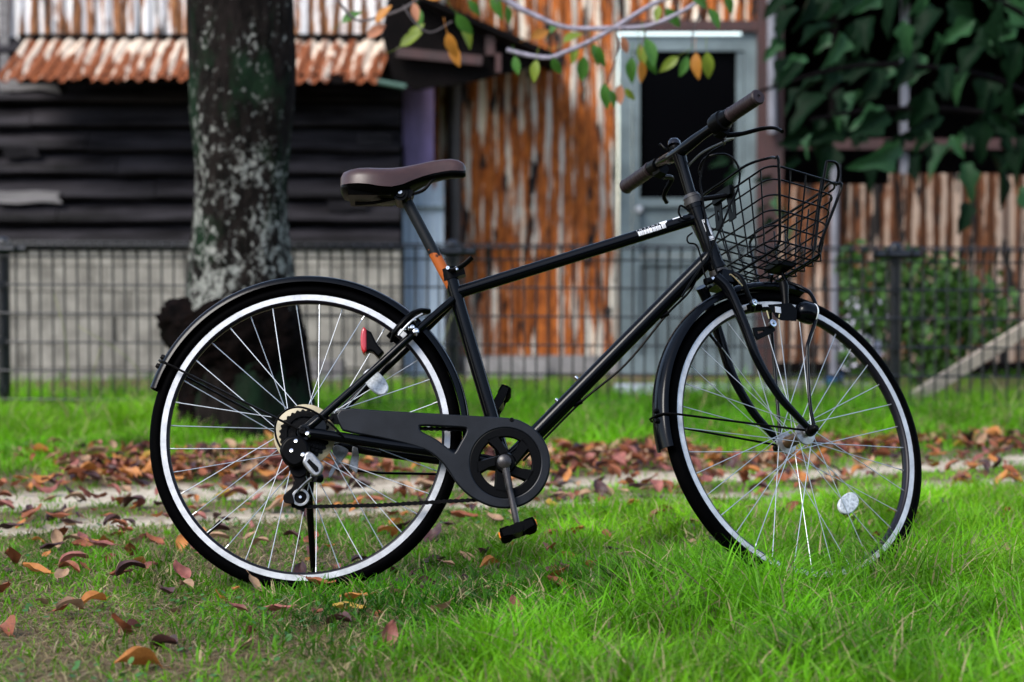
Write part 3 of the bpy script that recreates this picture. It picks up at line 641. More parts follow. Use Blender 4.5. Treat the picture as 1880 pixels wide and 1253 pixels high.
# reinforcing crease and stays
for (fen, c, a, rr_, fr_) in ((rfen, V((0, 0, RW)), ang(291, 663, False), .361, False), (ffen, V((HUBX, 0, HUBZ)), ang(1203, 766, True), .3645, True)):
    d = V((math.cos(math.radians(a)), 0, math.sin(math.radians(a)))); tdir = V((-d.z, 0, d.x))
    hy = .068 if not fr_ else .054
    path = [c + V((0, -hy, 0)) + d * .012, c + V((0, -.034, 0)) + d * (rr_ - .03), c + V((0, -.028, 0)) + d * (rr_ - .008), c + V((0, -.016, 0)) + d * (rr_ + .003), c + V((0, .016, 0)) + d * (rr_ + .003), c + V((0, .028, 0)) + d * (rr_ - .008), c + V((0, .034, 0)) + d * (rr_ - .03), c + V((0, hy, 0)) + d * .012]
    st = sub('stay', MB().tube(path, .0026, 8), dsteel, fen)
    nb = MB()
    for s in (-1, 1): nb.lathe([(.001, .007), (.005, .006), (.006, .002), (.006, -.004)], c + d * (rr_) + tdir * s * .011 + V((0, -.006, 0)), d, 12)
    sub('stay_nut', nb, dsteel, fen)

# chain guard, crankset, pedals
def gpx(pts, y): return [(lambda q: (q.x, q.z))(bp(480 + u / 3.418, 700 + v_ / 3.418, y)) for u, v_ in pts]
def smooth2(pts, k=4): return [(p.x, p.y) for p in cr([(a, b, 0) for a, b in pts], k, True)]
YG = -.062
cxg, czg = bp(928, 851, YG).x, bp(928, 851, YG).z
outer = [(500, 188), (760, 197), (1000, 210), (1330, 229), (1560, 244), (1640, 268), (1712, 314), (1764, 376), (1793, 445), (1803, 520), (1791, 600), (1751, 680), (1692, 740), (1622, 777), (1540, 790), (1455, 782), (1375, 752), (1300, 706), (1238, 645), (1195, 580), (1150, 517), (1095, 465), (1030, 426), (940, 396), (800, 362), (640, 331), (540, 310), (508, 290)]
hole = [(984, 290), (1004, 273), (1140, 279), (1268, 286), (1296, 302), (1288, 338), (1255, 398), (1226, 449), (1205, 460), (1165, 430), (1090, 374), (1000, 326)]
vs, fs = plate([smooth2(gpx(outer, YG), 3), smooth2(gpx(hole, YG), 3), circ((cxg, czg), .0795, 64)], YG, .012, .0035)
guard = part('chain_guard', MB().add(vs, fs), guardm)
vs, fs = plate([gpx([(498, 200), (440, 205), (425, 235), (455, 265), (498, 268)], YG)], YG + .004, .006, .001); sub('clip', MB().add(vs, fs), plastic, guard)
for (u, v_) in ((437, 232), (1570, 242)): sub('bolt', MB().lathe([(.001, .003), (.004, .003), (.005, 0)], bp(480 + u / 3.418, 700 + v_ / 3.418, YG - .006), (0, -1, 0), 10), dsteel, guard)
CR = V((BBp.x, 0, BBp.z)); cc = bp(926, 849, -.078)
YC = -.058
vs, fs = plate([circ((cxg, czg), .0755, 64), circ((cxg, czg), .0595, 64)], YC - .004, .010, .003)
cset = bpy.data.objects.new('crankset', None); col.objects.link(cset); cset.parent = bike
sub('ring', MB().add(vs, fs), plastic, cset)
star = MB(); star.lathe([(.001, .012), (.020, .011), (.023, .006), (.023, -.006), (.001, -.008)], (cxg, YC - .004, czg), (0, -1, 0), 28)
for k in range(5):
    a = math.radians(112 + 72 * k); d = V((math.cos(a), 0, math.sin(a))); t_ = V((-d.z, 0, d.x)); c0 = V((cxg, YC - .004, czg)); rg = []
    for r_, w_, sk in ((.014, .013, -.006), (.035, .012, -.003), (.050, .0145, .002), (.062, .017, .006)):
        m_ = c0 + d * r_ + t_ * sk; rg.append([m_ + t_ * w_ + V((0, .004, 0)), m_ + t_ * w_ * .7 + V((0, -.005, 0)), m_ - t_ * w_ * .7 + V((0, -.005, 0)), m_ - t_ * w_ + V((0, .004, 0))])
    star.loft(rg)
sub('spider', star, plastic, cset)
lp = []
for i in range(38):
    for f_, rr_ in ((0, .0735), (.3, .0775), (.5, .0775), (.8, .0735)):
        a = 2 * PI * (i + f_) / 38; lp.append((cxg + rr_ * math.cos(a), czg + rr_ * math.sin(a)))
vs, fs = plate([lp, circ((cxg, czg), .060, 40)], -.046, .003, .0005); sub('chainring', MB().add(vs, fs), dsteel, cset)
pe = bp(949, 962, -.088); c0 = V((cc.x, -.078, cc.z))
arm = MB(); dd = (V((pe.x, -.088, pe.z)) - c0); arm.tube([c0 + dd * -.06, c0 + dd * .12, c0 + dd * .5, c0 + dd * .92, c0 + dd * 1.07], [.0125, .0115, .0095, .0095, .0080], 14, flat=.75)
arm.tube([c0 + V((0, .03, 0)), c0 + V((0, -.012, 0)), c0 + V((0, -.016, 0))], [.0155, .0150, .009], 20)
sub('crank_arm', arm, mat('worn_black_crank', (.022, .020, .020), .35, metal=.3, var=.5, scale=35, c2=(.07, .06, .06)), cset)
c1 = V((CR.x, .078, CR.z)); dd2 = V((-dd.x, .010, -dd.z)); sub('crank_arm', MB().tube([c1 - dd2 * .06, c1 + dd2 * .12, c1 + dd2 * .5, c1 + dd2 * 1.05], [.0125, .0115, .0095, .0085], 14, flat=.75), paint, cset)
def pedal(c, s, tilt_):
    e = bpy.data.objects.new('pedal', None); col.objects.link(e); e.parent = bike; e.matrix_basis = M4.Translation(c) @ M4.Rotation(-tilt_, 4, 'Y')
    body = MB(); body.tube([(0, -s * .05, 0), (0, s * .045, 0)], .011, 16)
    for yy in (-.042, .042): body.loft([[V((x_, yy + o_, z_)) for x_, z_ in ((-.034, -.006), (-.034, .007), (-.012, .010), (.012, .010), (.034, .007), (.034, -.006), (.012, -.010), (-.012, -.010))] for o_ in (-.005, .005)])
    obj('body', body, plastic, e)
    for x_ in (-.027, .027):
        bl = MB()
        rg = []
        for k in range(19):
            g_ = 1.0 if k % 3 else .86
            rg.append([V((x_ + p_ * g_, -.043 + .086 * k / 18, q_ * g_)) for p_, q_ in ((-.012, -.010), (-.013, .0), (-.010, .0125), (.010, .0125), (.013, 0), (.012, -.010), (.006, -.0135), (-.006, -.0135))])
        bl.loft(rg); obj('tread_block', bl, rubber, e)
    for yy in (-1, 1):
        pass
    for x_ in (-.040, .040): obj('reflector', MB().box((x_, 0, .001), (.004, .045, .012)), orangelens, e)
    return e
pedal(V((bp(951, 974, -.150).x, -.150, bp(951, 974, -.150).z)), 1, math.radians(20))
pf = bp(916, 742, .145); pedal(V((pf.x, .145, pf.z)), -1, math.radians(62))

# chain
def chain_path():
    yc = -.044; j = bp(552, 913, yc); out = []
    pts = [bp(562, 931, yc), bp(700, 928, yc), bp(820, 921, yc), bp(880, 918, yc)]
    out += pts
    cA = math.atan2(pts[-1].z - czg, pts[-1].x - cxg)
    for k in range(1, 25):
        a = cA + (PI * 1.14) * k / 24; out.append(V((cxg + .0755 * math.cos(a), -.046, czg + .0755 * math.sin(a))))
    out += [bp(760, 787, yc), V((.010, yc, RW + .040))]
    for k in range(1, 9):
        a = math.radians(78 + 130 * k / 8); out.append(V((.041 * math.cos(a), yc, RW + .041 * math.sin(a))))
    out += [bp(547, 872, yc), bp(541, 892, yc), bp(532, 915, yc), bp(540, 930, yc), bp(553, 935, yc)]
    return out
def resample(P, step):
    P = [V(p) for p in P] + [V(P[0])]; out = []; acc = 0; 
    for a, b in zip(P, P[1:]):
        L_ = (b - a).length; t = acc
        while t < L_: out.append((a + (b - a) * (t / L_), (b - a).normalized())); t += step
        acc = t - L_
    return out
ch = MB()
for i, (p, t) in enumerate(resample(chain_path(), .0127 / 2)):
    if i % 2: continue
    up = t.cross(V((0, 1, 0))).normalized(); wy = .0042 if (i // 2) % 2 else .0030
    rg = []
    for f_, h_ in ((-.0085, .0022), (-.006, .0044), (0, .0028), (.006, .0044), (.0085, .0022)): rg.append([p + t * f_ + up * h_ + V((0, wy, 0)), p + t * f_ + up * h_ + V((0, -wy, 0)), p + t * f_ - up * h_ + V((0, -wy, 0)), p + t * f_ - up * h_ + V((0, wy, 0))])
    ch.loft(rg)
part('chain', ch, dsteel)

# rear derailleur
def zp(u, v_, y): return bp(500 + u / 7.83, 740 + v_ / 7.83, y)
der = bpy.data.objects.new('rear_derailleur', None); col.objects.link(der); der.parent = bike
def lp2(pts, y): return [(lambda q: (q.x, q.z))(zp(u, v_, y)) for u, v_ in pts]
vs, fs = plate([smooth2(lp2([(150, 690), (220, 560), (330, 520), (450, 560), (500, 700), (440, 820), (330, 890), (220, 830)], -.075))], -.074, .026, .006); sub('knuckle', MB().add(vs, fs), plastic, der)
vs, fs = plate([smooth2(lp2([(480, 800), (500, 740), (560, 745), (690, 890), (700, 960), (660, 1030), (590, 1020), (470, 870)], -.088))], -.086, .016, .004); sub('link_plate', MB().add(vs, fs), alloy, der)
vs, fs = plate([lp2([(500, 850), (530, 810), (660, 930), (665, 985), (625, 1000)], -.092)], -.0945, .002, .0003); sub('link_inlay', MB().add(vs, fs), plastic, der)
sub('cage_arm', MB().tube([zp(570, 1080, -.078), zp(480, 1150, -.078), zp(390, 1240, -.076), zp(350, 1290, -.074)], [.009, .0065, .0055, .006], 10, flat=.5), alloy, der)
sub('pivot', MB().tube([zp(600, 1075, -.085), zp(690, 1085, -.070)], .010, 12), dsteel, der)
j = bp(552, 914, -.058)
vs, fs = plate([circ((j.x, j.z), .0185, 30), circ((j.x, j.z), .0140, 24)], -.062, .003, .0006); sub('cage_ring', MB().add(vs, fs), alloy, der)
lp = []
for i in range(11):
    for f_, rr_ in ((0, .0165), (.3, .0200), (.5, .0200), (.8, .0165)):
        a = 2 * PI * (i + f_) / 11; lp.append((j.x + rr_ * math.cos(a), j.z + rr_ * math.sin(a)))
vs, fs = plate([lp], -.054, .007, .001); sub('jockey_wheel', MB().add(vs, fs), dsteel, der)
j2 = zp(380, 940, -.052); vs, fs = plate([circ((j2.x, j2.z), .019, 24)], -.052, .007, .001); sub('jockey_wheel', MB().add(vs, fs), dsteel, der)
vs, fs = plate([smooth2(lp2([(240, 900), (420, 880), (500, 960), (420, 1180), (300, 1290), (250, 1400), (190, 1420), (170, 1330), (330, 1180), (300, 1050)], -.048))], -.048, .004, .001); sub('cage_plate', MB().add(vs, fs), dsteel, der)
vs, fs = plate([smooth2(lp2([(170, 1330), (260, 1290), (300, 1380), (300, 1440), (220, 1440), (170, 1410)], -.066))], -.0655, .003, .001); sub('cage_plate', MB().add(vs, fs), dsteel, der)
sub('pivot_bolt', MB().lathe([(.001, .004), (.003, .004), (.004, 0)], V((j.x, -.064, j.z)), (0, -1, 0), 10), chrome, der)
for u, v_ in ((505, 440), (340, 550), (275, 688), (440, 745)):
    q = zp(u, v_, -.090); sub('bolt', MB().lathe([(.001, .004), (.0042, .0035), (.0055, 0), (.0055, -.006)], V((q.x, -.086, q.z)), (-.2, -1, .4), 12), chrome, der)
# cables at the rear
loop = [(1560, 720), (1300, 660), (1100, 570), (1000, 470), (900, 360), (760, 235), (640, 150), (520, 92), (380, 60), (240, 85), (130, 160), (65, 250), (38, 360), (50, 480), (90, 590), (140, 680), (155, 800), (220, 885), (310, 918), (400, 888), (455, 820), (470, 740)]
part('shift_cable', MB().tube(cr([zp(u, v_, -.074 if i > 2 else -.060) for i, (u, v_) in enumerate(loop)], 4), .0024, 8), plastic)
bb = bpy.data.objects.new('rear_hub_brake', None); col.objects.link(bb); bb.parent = bike
vs, fs = plate([smooth2(lp2([(880, 640), (930, 610), (1060, 660), (1085, 710), (1000, 830), (900, 960), (870, 1020), (820, 1080), (830, 990), (920, 820), (870, 700)], .050))], .05, .004, .0008); sub('lever_arm', MB().add(vs, fs), alloy, bb)
vs, fs = plate([circ((0, RW), .048, 40)], .055, .022, .004); sub('drum', MB().add(vs, fs), dsteel, bb)
vs, fs = plate([lp2([(1160, 640), (1215, 640), (1240, 760), (1215, 1010), (1110, 930), (1150, 760)], .045)], .045, .008, .001); sub('cable_stop', MB().add(vs, fs), alloy, bb)
sp_ = []
q0_, q1_ = zp(905, 950, .05), zp(1150, 975, .05)
for k in range(90):
    t_ = k / 89; a = 2 * PI * 10 * t_; sp_.append(q0_ + (q1_ - q0_) * t_ + V((0, math.cos(a), math.sin(a))) * .0045)
sub('spring', MB().tube(sp_, .0008, 5), dsteel, bb)
part('brake_cable', MB().tube([zp(1190, 975, .05), bp(700, 869, .05), bp(812, 871, .045)], .0028, 8), plastic)

# rear caliper brake, rear reflector, kickstand
rb = bpy.data.objects.new('rear_brake', None); col.objects.link(rb); rb.parent = bike
c3 = lambda u, v_, y: bp(640 + u / 5.696, 560 + v_ / 5.696, y)
sub('arm', MB().tube(cr([c3(450, 380, -.03), c3(480, 290, -.044), c3(560, 190, -.048), c3(660, 100, -.040), c3(760, 65, -.02), c3(830, 70, .0)], 5), [.006] * 5 + [.0095] * 16 + [.009] * 5, 10, flat=.7), plastic, rb)
sub('arm_edge', MB().tube(cr([c3(520, 320, -.053), c3(590, 235, -.056), c3(680, 150, -.052), c3(770, 95, -.03)], 6), .0022, 8), silver, rb)
sub('arm', MB().tube(cr([c3(830, 70, .0), c3(700, 120, .04), c3(560, 300, .044), c3(540, 380, .03)], 5), .008, 10, flat=.7), plastic, rb)
sub('pad', MB().box(c3(470, 350, -.024), (.03, .012, .012), rotm((0, 1, 0), .7)), rubber, rb)
for u, v_, r_ in ((705, 280, .0075), (668, 240, .006), (695, 165, .003), (590, 265, .003), (640, 245, .004)):
    sub('bolt', MB().lathe([(.001, .004), (r_ * .45, .004), (r_ * .5, .006), (r_ * .85, .005), (r_, 0), (r_, -.006)], c3(u, v_, -.056), (0, -1, .15), 14), chrome, rb)
rr_ = bpy.data.objects.new('rear_reflector', None); col.objects.link(rr_); rr_.parent = bike
c3y = lambda u, v_: bp(640 + u / 5.696, 560 + v_ / 5.696, -.040)
rgs = []
for yy, k_ in ((-.024, .8), (-.018, 1), (.018, 1), (.024, .8)):
    pass
vs, fs = plate([[(q.x, q.z) for q in (c3y(174, 282), c3y(225, 310), c3y(268, 400), c3y(300, 450), c3y(345, 500), c3y(315, 535), c3y(270, 490), c3y(230, 472), c3y(174, 490))]], -.040, .030, .004); sub('housing', MB().add(vs, fs), plastic, rr_)
vs, fs = plate([smooth2([(q.x, q.z) for q in (c3y(158, 288), c3y(172, 282), c3y(174, 385), c3y(174, 488), c3y(160, 484), c3y(150, 440), c3y(148, 350))], 2)], -.040, .036, .004); sub('lens', MB().add(vs, fs), redlens, rr_)
ks = bpy.data.objects.new('kickstand', None); col.objects.link(ks); ks.parent = bike
k0 = V((.012, .072, RW - .01)); inv = BASE.inverted(); tip = inv @ V((at(572, 900, 5.45).x + .004, 5.45, .004)); kk = k0 + V((-.012, .006, -.075))
sub('bracket', MB().tube([k0 + V((.0, 0, .0)), k0 + V((-.012, .004, -.03)), kk, kk + (tip - kk) * .12], [.014, .016, .014, .011], 10), dsteel, ks)
sub('leg', MB().tube([kk + (tip - kk) * .05, tip], [.0085, .0065], 12), paint, ks)
sub('foot', MB().lathe([(.001, .004), (.016, .004), (.018, 0), (.016, -.004), (.001, -.004)], tip, (tip - kk), 16), rubber, ks)

# fork and headset
nb_ = [(1323, 506, .030), (1345, 540, .041), (1368, 606, .047), (1392, 672, .050), (1429, 733, .052), (1462, 771, .053), (1478, 790, .054)]
fk = MB(); base_pts = [(.880, .683), (.905, .650), (.934, .570), (.960, .492), (1.006, .418), (1.050, .375), (HUBX - .003, HUBZ + .006)]
for s in (-1, 1):
    P = [V((x_, s * w_, z_)) for (x_, z_), (_, _, w_) in zip(base_pts, nb_)]; P = cr(P, 6); m = len(P)
    fk.tube(P, [.0135 - .0062 * (i / m) ** 1.3 for i in range(m)], 16, flat=.9)
    vs, fs = plate([circ((HUBX, HUBZ), .0115, 16)], s * .054, .006, .001); fk.add(vs, fs)
crown = HB - UAX * .022
fk.loft([[crown + V((x_, y_, z_)) for x_, y_ in ((-.017, -.034), (.012, -.036), (.018, 0), (.012, .036), (-.017, .034), (-.02, 0))] for z_ in (-.022, -.008, .006)])
fk.tube([crown, HB], .0165, 20)
part('fork', fk, paint, front=True)
gh = mat('greasy_headset', (.012, .009, .008), .5, var=.4, scale=80); part('headset_cup', MB().tube([HB - UAX * .004, HB - UAX * .016], .0215, 24), gh, front=True); hs_ = MB().tube([HT + UAX * .0, HT + UAX * .009], .0218, 24); hs_.tube([HT + UAX * .009, HT + UAX * .016], .0195, 24); hs_.tube([HT + UAX * .016, HT + UAX * .024], [.0205, .016], 24)
part('headset', hs_, gh, front=True)
for s in (-1, 1): part('axle_nut', MB().lathe([(.001, .022), (.005, .022), (.0085, .018), (.0095, .004), (.012, .004), (.012, -.002)], (HUBX, s * .058, HUBZ), (0, s, 0), 12), dsteel, front=True)

# stem, handlebar, controls
stt = V((.826, 0, .985)); stb = HT + UAX * .02
sm = MB().tube([stb, stb + (stt - stb) * .6, stt], [.0120, .0125, .0165], 20); stem = part('stem', sm, paint, front=True)
bar = [(.857, -.270, 1.010), (.853, -.190, 1.010), (.846, -.125, 1.006), (.836, -.070, .999), (.827, -.030, .990), (.826, 0, .988), (.827, .030, .991), (.836, .07, 1.003), (.846, .125, 1.014), (.852, .19, 1.020), (.855, .270, 1.024)]
barP = cr(bar, 6); m = len(barP)
hb = part('handlebar', MB().tube(barP, [.0112 + .0030 * max(0, 1 - abs(p.y) / .075) ** .5 for p in barP], 18), paint, front=True)
def barat(y):
    for a, b in zip(barP, barP[1:]):
        if a.y <= y <= b.y: t_ = (y - a.y) / (b.y - a.y); return a + (b - a) * t_
    return barP[0] if y < 0 else barP[-1]
for s in (-1, 1):
    pr = []; L_ = .100 if s < 0 else .125
    ys_ = [s * (.272 - L_ * k / 40) for k in range(41)]
    g_ = MB().tube([barat(y) for y in ys_], [(.0172 if k in (0, 40) else .0178) if k < 2 or k > 37 else (.0158 if k % 6 == 0 else .0166) for k in range(41)], 20)
    e_ = barat(s * .272); g_.lathe([(.001, .0008), (.004, .0008), (.0045, .003), (.015, .003), (.0172, 0)], e_ + V((0, s * .0005, 0)), (0, s, 0), 20)
    sub('grip', g_, gripm, hb)
    y1 = s * (.272 - L_ - .002); dirn = (barat(s * .14) - barat(s * .2)).normalized()
    a_ = barat(y1)
    if s < 0:
        b_ = barat(-.118); sub('grip_shifter', MB().tube([a_, a_ + (b_ - a_) * .35, a_ + (b_ - a_) * .4, a_ + (b_ - a_) * .8, b_], [.0175, .0195, .0235, .0240, .0215], 22), plastic, hb)
        l0 = barat(-.128) + V((.018, 0, -.020)); q1 = bpf(1362, 246, -.150); q2 = bpf(1398, 237, -.190); q3 = bpf(1421, 235.5, -.215); q4 = bpf(1436, 242, -.235)
    else:
        b_ = barat(.112); sub('lever_clamp', MB().tube([a_, b_], [.0160, .0150], 18), plastic, hb)
        l0 = barat(.120) + V((.018, 0, -.018)); q1 = bpf(1233, 328, .140); q2 = bpf(1223, 348, .165); q3 = bpf(1219, 362, .185); q4 = bpf(1224, 372, .200)
    mt = MB().loft([[l0 + V((x_ - .014, yy, z_ + .012)) for x_, z_ in ((-.012, .010), (.012, .012), (.020, -.006), (.012, -.020), (-.006, -.016))] for yy in (-.014, .014)])
    lv = sub('brake_lever', mt, plastic, hb)
    bl = MB().tube(cr([l0 + V((.0, s * .004, -.006)), q1, q2, q3, q4], 6), [.0068] * 6 + [.0058] * 8 + [.0050] * 10 + [.0055], 12, flat=.8); bl.v = [tuple(v) for v in bl.v]
    bo = obj('lever_blade', bl, plastic if s < 0 else dsteel, hb)
bq = bpf(1238, 266, .045)
bell = part('bell', MB().lathe([(.001, .0155), (.006, .0148), (.011, .0115), (.0145, .006), (.0155, -.001), (.0155, -.004), (.013, -.004)], bq, (0.1, .1, 1), 24), mat('black_chrome_bell', (.03, .03, .035), .12, metal=.8), front=True)
sub('base', MB().tube([bq + V((0, 0, -.004)), bq + V((.002, 0, -.012)), bq + V((.004, 0, -.022))], [.012, .013, .008], 14), plastic, bell)
sub('striker', MB().tube(cr([bq + V((-.010, .012, -.008)), bpf(1220, 272, .06), bpf(1213, 265, .066), bpf(1211, 268, .07)], 4), .0025, 8), plastic, bell)

# cables
def fz(u, v_, y): return bpf(1130 + u / 5.22, 160 + v_ / 5.22, y)
Sx = lambda p: S4 @ p
c_ = MB().tube(cr([fz(820, 860, .02), fz(800, 800, .02), fz(850, 690, .0), fz(950, 650, -.02), fz(1060, 648, -.03), fz(1140, 700, -.04), fz(1185, 790, -.045), fz(1190, 880, -.045), fz(1165, 1000, -.045), fz(1110, 1110, -.045), fz(1060, 1230, -.042), bpf(1318, 430, -.040), bpf(1295, 478, -.035), bpf(1272, 512, -.028), bpf(1252, 545, -.022)], 5), .0026, 8); part('brake_cable', c_, plastic, front=True)
part('brake_cable', MB().tube(cr([barat(-.125) + V((.02, 0, -.03)), fz(1130, 490, -.1), fz(1020, 535, -.08), fz(860, 610, -.05), fz(760, 690, -.02), fz(690, 780, .005), fz(690, 900, .02)], 5), .0024, 8), mat('grey_cable', (.10, .10, .095), .4), front=True)
part('brake_cable', MB().tube(cr([barat(-.12) + V((.018, 0, -.034)), fz(1040, 550, -.09), fz(900, 640, -.05), fz(840, 760, -.03), fz(810, 900, -.02), fz(830, 1030, -.022), fz(850, 1180, -.022), bpf(1306, 470, -.022), bpf(1328, 530, -.02)], 5), .0024, 8), plastic, front=True)
part('shift_cable', MB().tube(cr([bp(1266, 388, -.02), bp(1250, 378, -.028), bp(1246, 390, -.032), bp(1254, 402, -.028), bp(1268, 400, -.024)], 6), .0024, 8), plastic)
part('shift_cable', MB().tube(cr([bp(1271, 428, -.018), bp(1262, 436, -.024), bp(1264, 446, -.024), bp(1278, 450, -.022), bp(1286, 470, -.02), bp(1292, 500, -.02), bp(1300, 520, -.02)], 6), .0020, 8), plastic)
n_ = (DT1 - BBp).normalized(); dn = V((n_.z, 0, -n_.x))
part('brake_cable', MB().tube(cr([bp(1290, 482, -.026), BBp + (DT1 - BBp) * .86 + dn * .021, BBp + (DT1 - BBp) * .74 + dn * .022, BBp + (DT1 - BBp) * .52 + dn * .034, BBp + (DT1 - BBp) * .32 + dn * .022, BBp + (DT1 - BBp) * .05 + dn * .022], 6), .0026, 8), plastic)
cs_ = MB().tube([BBp + (DT1 - BBp) * .72 + dn * .015, BBp + (DT1 - BBp) * .75 + dn * .022], .006, 10); cs_.tube([BBp + (DT1 - BBp) * .30 + dn * .015, BBp + (DT1 - BBp) * .33 + dn * .022], .006, 10); part('cable_stop', cs_, plastic)
for px, py in ((1022, 735), (1058, 694)): 
    q = bp(px, py, -.002); part('boss_bolt', MB().lathe([(.001, .004), (.0035, .0035), (.0042, 0), (.0042, -.004)], q, (-.7, 0, .7), 12), chrome)
q = bp(834, 519, -.004); part('boss_bolt', MB().lathe([(.001, .003), (.003, .0025), (.004, 0), (.004, -.004)], q, (.9, 0, .3), 10), chrome)

# front brake, bracket and lamp
fb = bpy.data.objects.new('front_brake', None); col.objects.link(fb); fb.parent = bike; fb.matrix_basis = S4
z8 = lambda u, v_, y: bpf(1280 + u / 6.265, 480 + v_ / 6.265, y)
sub('arm', MB().tube(cr([z8(350, 150, -.01), z8(430, 145, -.035), z8(500, 190, -.045), z8(545, 280, -.048), z8(590, 400, -.046), z8(640, 500, -.040), z8(640, 560, -.028)], 5), .0075, 10, flat=.7), plastic, fb)
sub('arm', MB().tube(cr([z8(350, 150, .01), z8(430, 240, .04), z8(500, 420, .044), z8(520, 520, .03)], 5), .0075, 10, flat=.7), plastic, fb)
sub('spring', MB().tube(cr([z8(370, 155, -.052), z8(400, 160, -.054), z8(490, 250, -.056), z8(520, 285, -.055)], 4), .0014, 6), mat('brass_spring', (.55, .42, .22), .35, metal=.7), fb)
sub('pivot', MB().tube([z8(180, 215, -.022), z8(95, 240, -.020)], [.007, .0085], 14), plastic, fb)
sub('pivot_nut', MB().tube([z8(195, 205, -.026), z8(170, 222, -.024)], .0075, 12), chrome, fb)
sub('pad', MB().box(z8(660, 530, -.020), (.034, .012, .012), rotm((0, 1, 0), -.1)), rubber, fb)
sub('bolt', MB().lathe([(.001, .007), (.004, .007), (.0045, .004), (.0075, .003), (.008, -.003)], z8(650, 475, -.055), (0.2, -1, .1), 14), chrome, fb)
lb = bpy.data.objects.new('headlight', None); col.objects.link(lb); lb.parent = bike; lb.matrix_basis = S4
vs, fs = plate([[(q.x, q.z) for q in [z8(u, v_, -.058) for u, v_ in ((640, 770), (800, 755), (870, 740), (890, 800), (850, 830), (690, 905), (660, 850))]], [(q.x, q.z) for q in [z8(u, v_, -.058) for u, v_ in ((685, 800), (760, 795), (770, 812), (690, 845))]]], -.058, .005, .0008); sub('bracket', MB().add(vs, fs), plastic, lb)
sub('bracket_bolt', MB().lathe([(.001, .010), (.004, .010), (.0045, .006), (.0085, .005), (.009, -.003)], z8(862, 720, -.064), (0, -1, .1), 16), chrome, lb)
sub('holder', MB().tube([z8(985, 240, -.060), z8(1000, 290, -.060), z8(1010, 420, -.060), z8(1020, 620, -.060)], [.0095, .0105, .0080, .0085], 14), plastic, lb)
sub('clamp_body', MB().loft([[z8(u, v_, yy) for u, v_ in ((810, 500), (1080, 480), (1150, 560), (1140, 690), (960, 680), (900, 640))] for yy in (-.070, -.040)]), plastic, lb)
sub('contact_plate', MB().box(z8(930, 560, -.072), (.014, .002, .014)), silver, lb)
sub('contact_wire', MB().tube([z8(800, 570, -.072), z8(825, 660, -.072)], .0016, 6).tube([z8(945, 610, -.073), z8(940, 650, -.073)], .0014, 6), mat('brass', (.6, .5, .25), .3, metal=.8), lb)
lc = z8(1245, 590, -.058); la_ = V((1, 0, -.06))
sub('lamp_shell', MB().lathe([(.001, -.026), (.010, -.0245), (.018, -.019), (.0235, -.008), (.0245, .006), (.0240, .016), (.022, .016)], lc, la_, 28), paint, lb)
sub('lens', MB().lathe([(.0240, .0160), (.0245, .0175), (.0230, .0205), (.014, .0235), (.001, .0245)], lc, la_, 28), lampglass, lb)

# basket
bk_ = bpy.data.objects.new('basket', None); col.objects.link(bk_); bk_.parent = bike; bk_.matrix_basis = S4
bwire = mat('black_coated_wire', (.0015, .0015, .002), .35, spec=.06)
ZT, ZB = .915, .757
def brect(t):                                     # t = 0 bottom .. 1 top: (x rear, x front, half width, z)
    return (.972 - .024 * t, 1.118 + .022 * t, .120 + .052 * t, ZB + (ZT - ZB) * t)
def hoop(t, rad=.034, n=5):
    x0_, x1_, w_, z_ = brect(t); out = []
    for cx_, cy_, a0 in ((x1_ - rad, w_ - rad, 0), (x0_ + rad, w_ - rad, 90), (x0_ + rad, -w_ + rad, 180), (x1_ - rad, -w_ + rad, 270)):
        for k in range(n + 1):
            a = math.radians(a0 + 90 * k / n); out.append(V((cx_ + rad * math.cos(a), cy_ + rad * math.sin(a), z_ - .012 * (cx_ + rad * math.cos(a) - .97) / .15)))
    return out
def wire(path, r=.0017, closed=False, name='wire'): sub(name, MB().tube(path, r * 1.3, 6, closed=closed), bwire, bk_)
for t_ in (.0, .2, .4, .6, .8): wire(hoop(t_), .0016, True)
wire(hoop(.97), .0019, True)
def wall_pt(sd_, f, t_):
    x0_, x1_, w_, z_ = brect(t_)
    if sd_ == 'r': return V((x0_ - .0015, -w_ + 2 * w_ * f, z_))
    if sd_ == 'f': return V((x1_ + .0015, -w_ + 2 * w_ * f, z_ - .012))
    x_ = x0_ + (x1_ - x0_) * f; zz = z_ - .012 * (x_ - .97) / .15
    return V((x_, (-w_ - .0015) if sd_ == 'n' else (w_ + .0015), zz))
for f in (.10, .23, .36, .5, .64, .77, .90):       # wires up the rear face, along the floor and up the front face
    wire(cr([wall_pt('r', f, .98), wall_pt('r', f, .5), wall_pt('r', f, .06), wall_pt('r', f, .0) + V((.010, 0, -.010)), wall_pt('f', f, .0) + V((-.010, 0, -.010)), wall_pt('f', f, .06), wall_pt('f', f, .5), wall_pt('f', f, .90)], 3), .0015)
for f in (.28, .5, .72):
    wire(cr([wall_pt('n', f, .97), wall_pt('n', f, .5), wall_pt('n', f, .06), wall_pt('n', f, .0) + V((0, .010, -.012)), wall_pt('l', f, .0) + V((0, -.010, -.012)), wall_pt('l', f, .06), wall_pt('l', f, .5), wall_pt('l', f, .97)], 3), .0015)
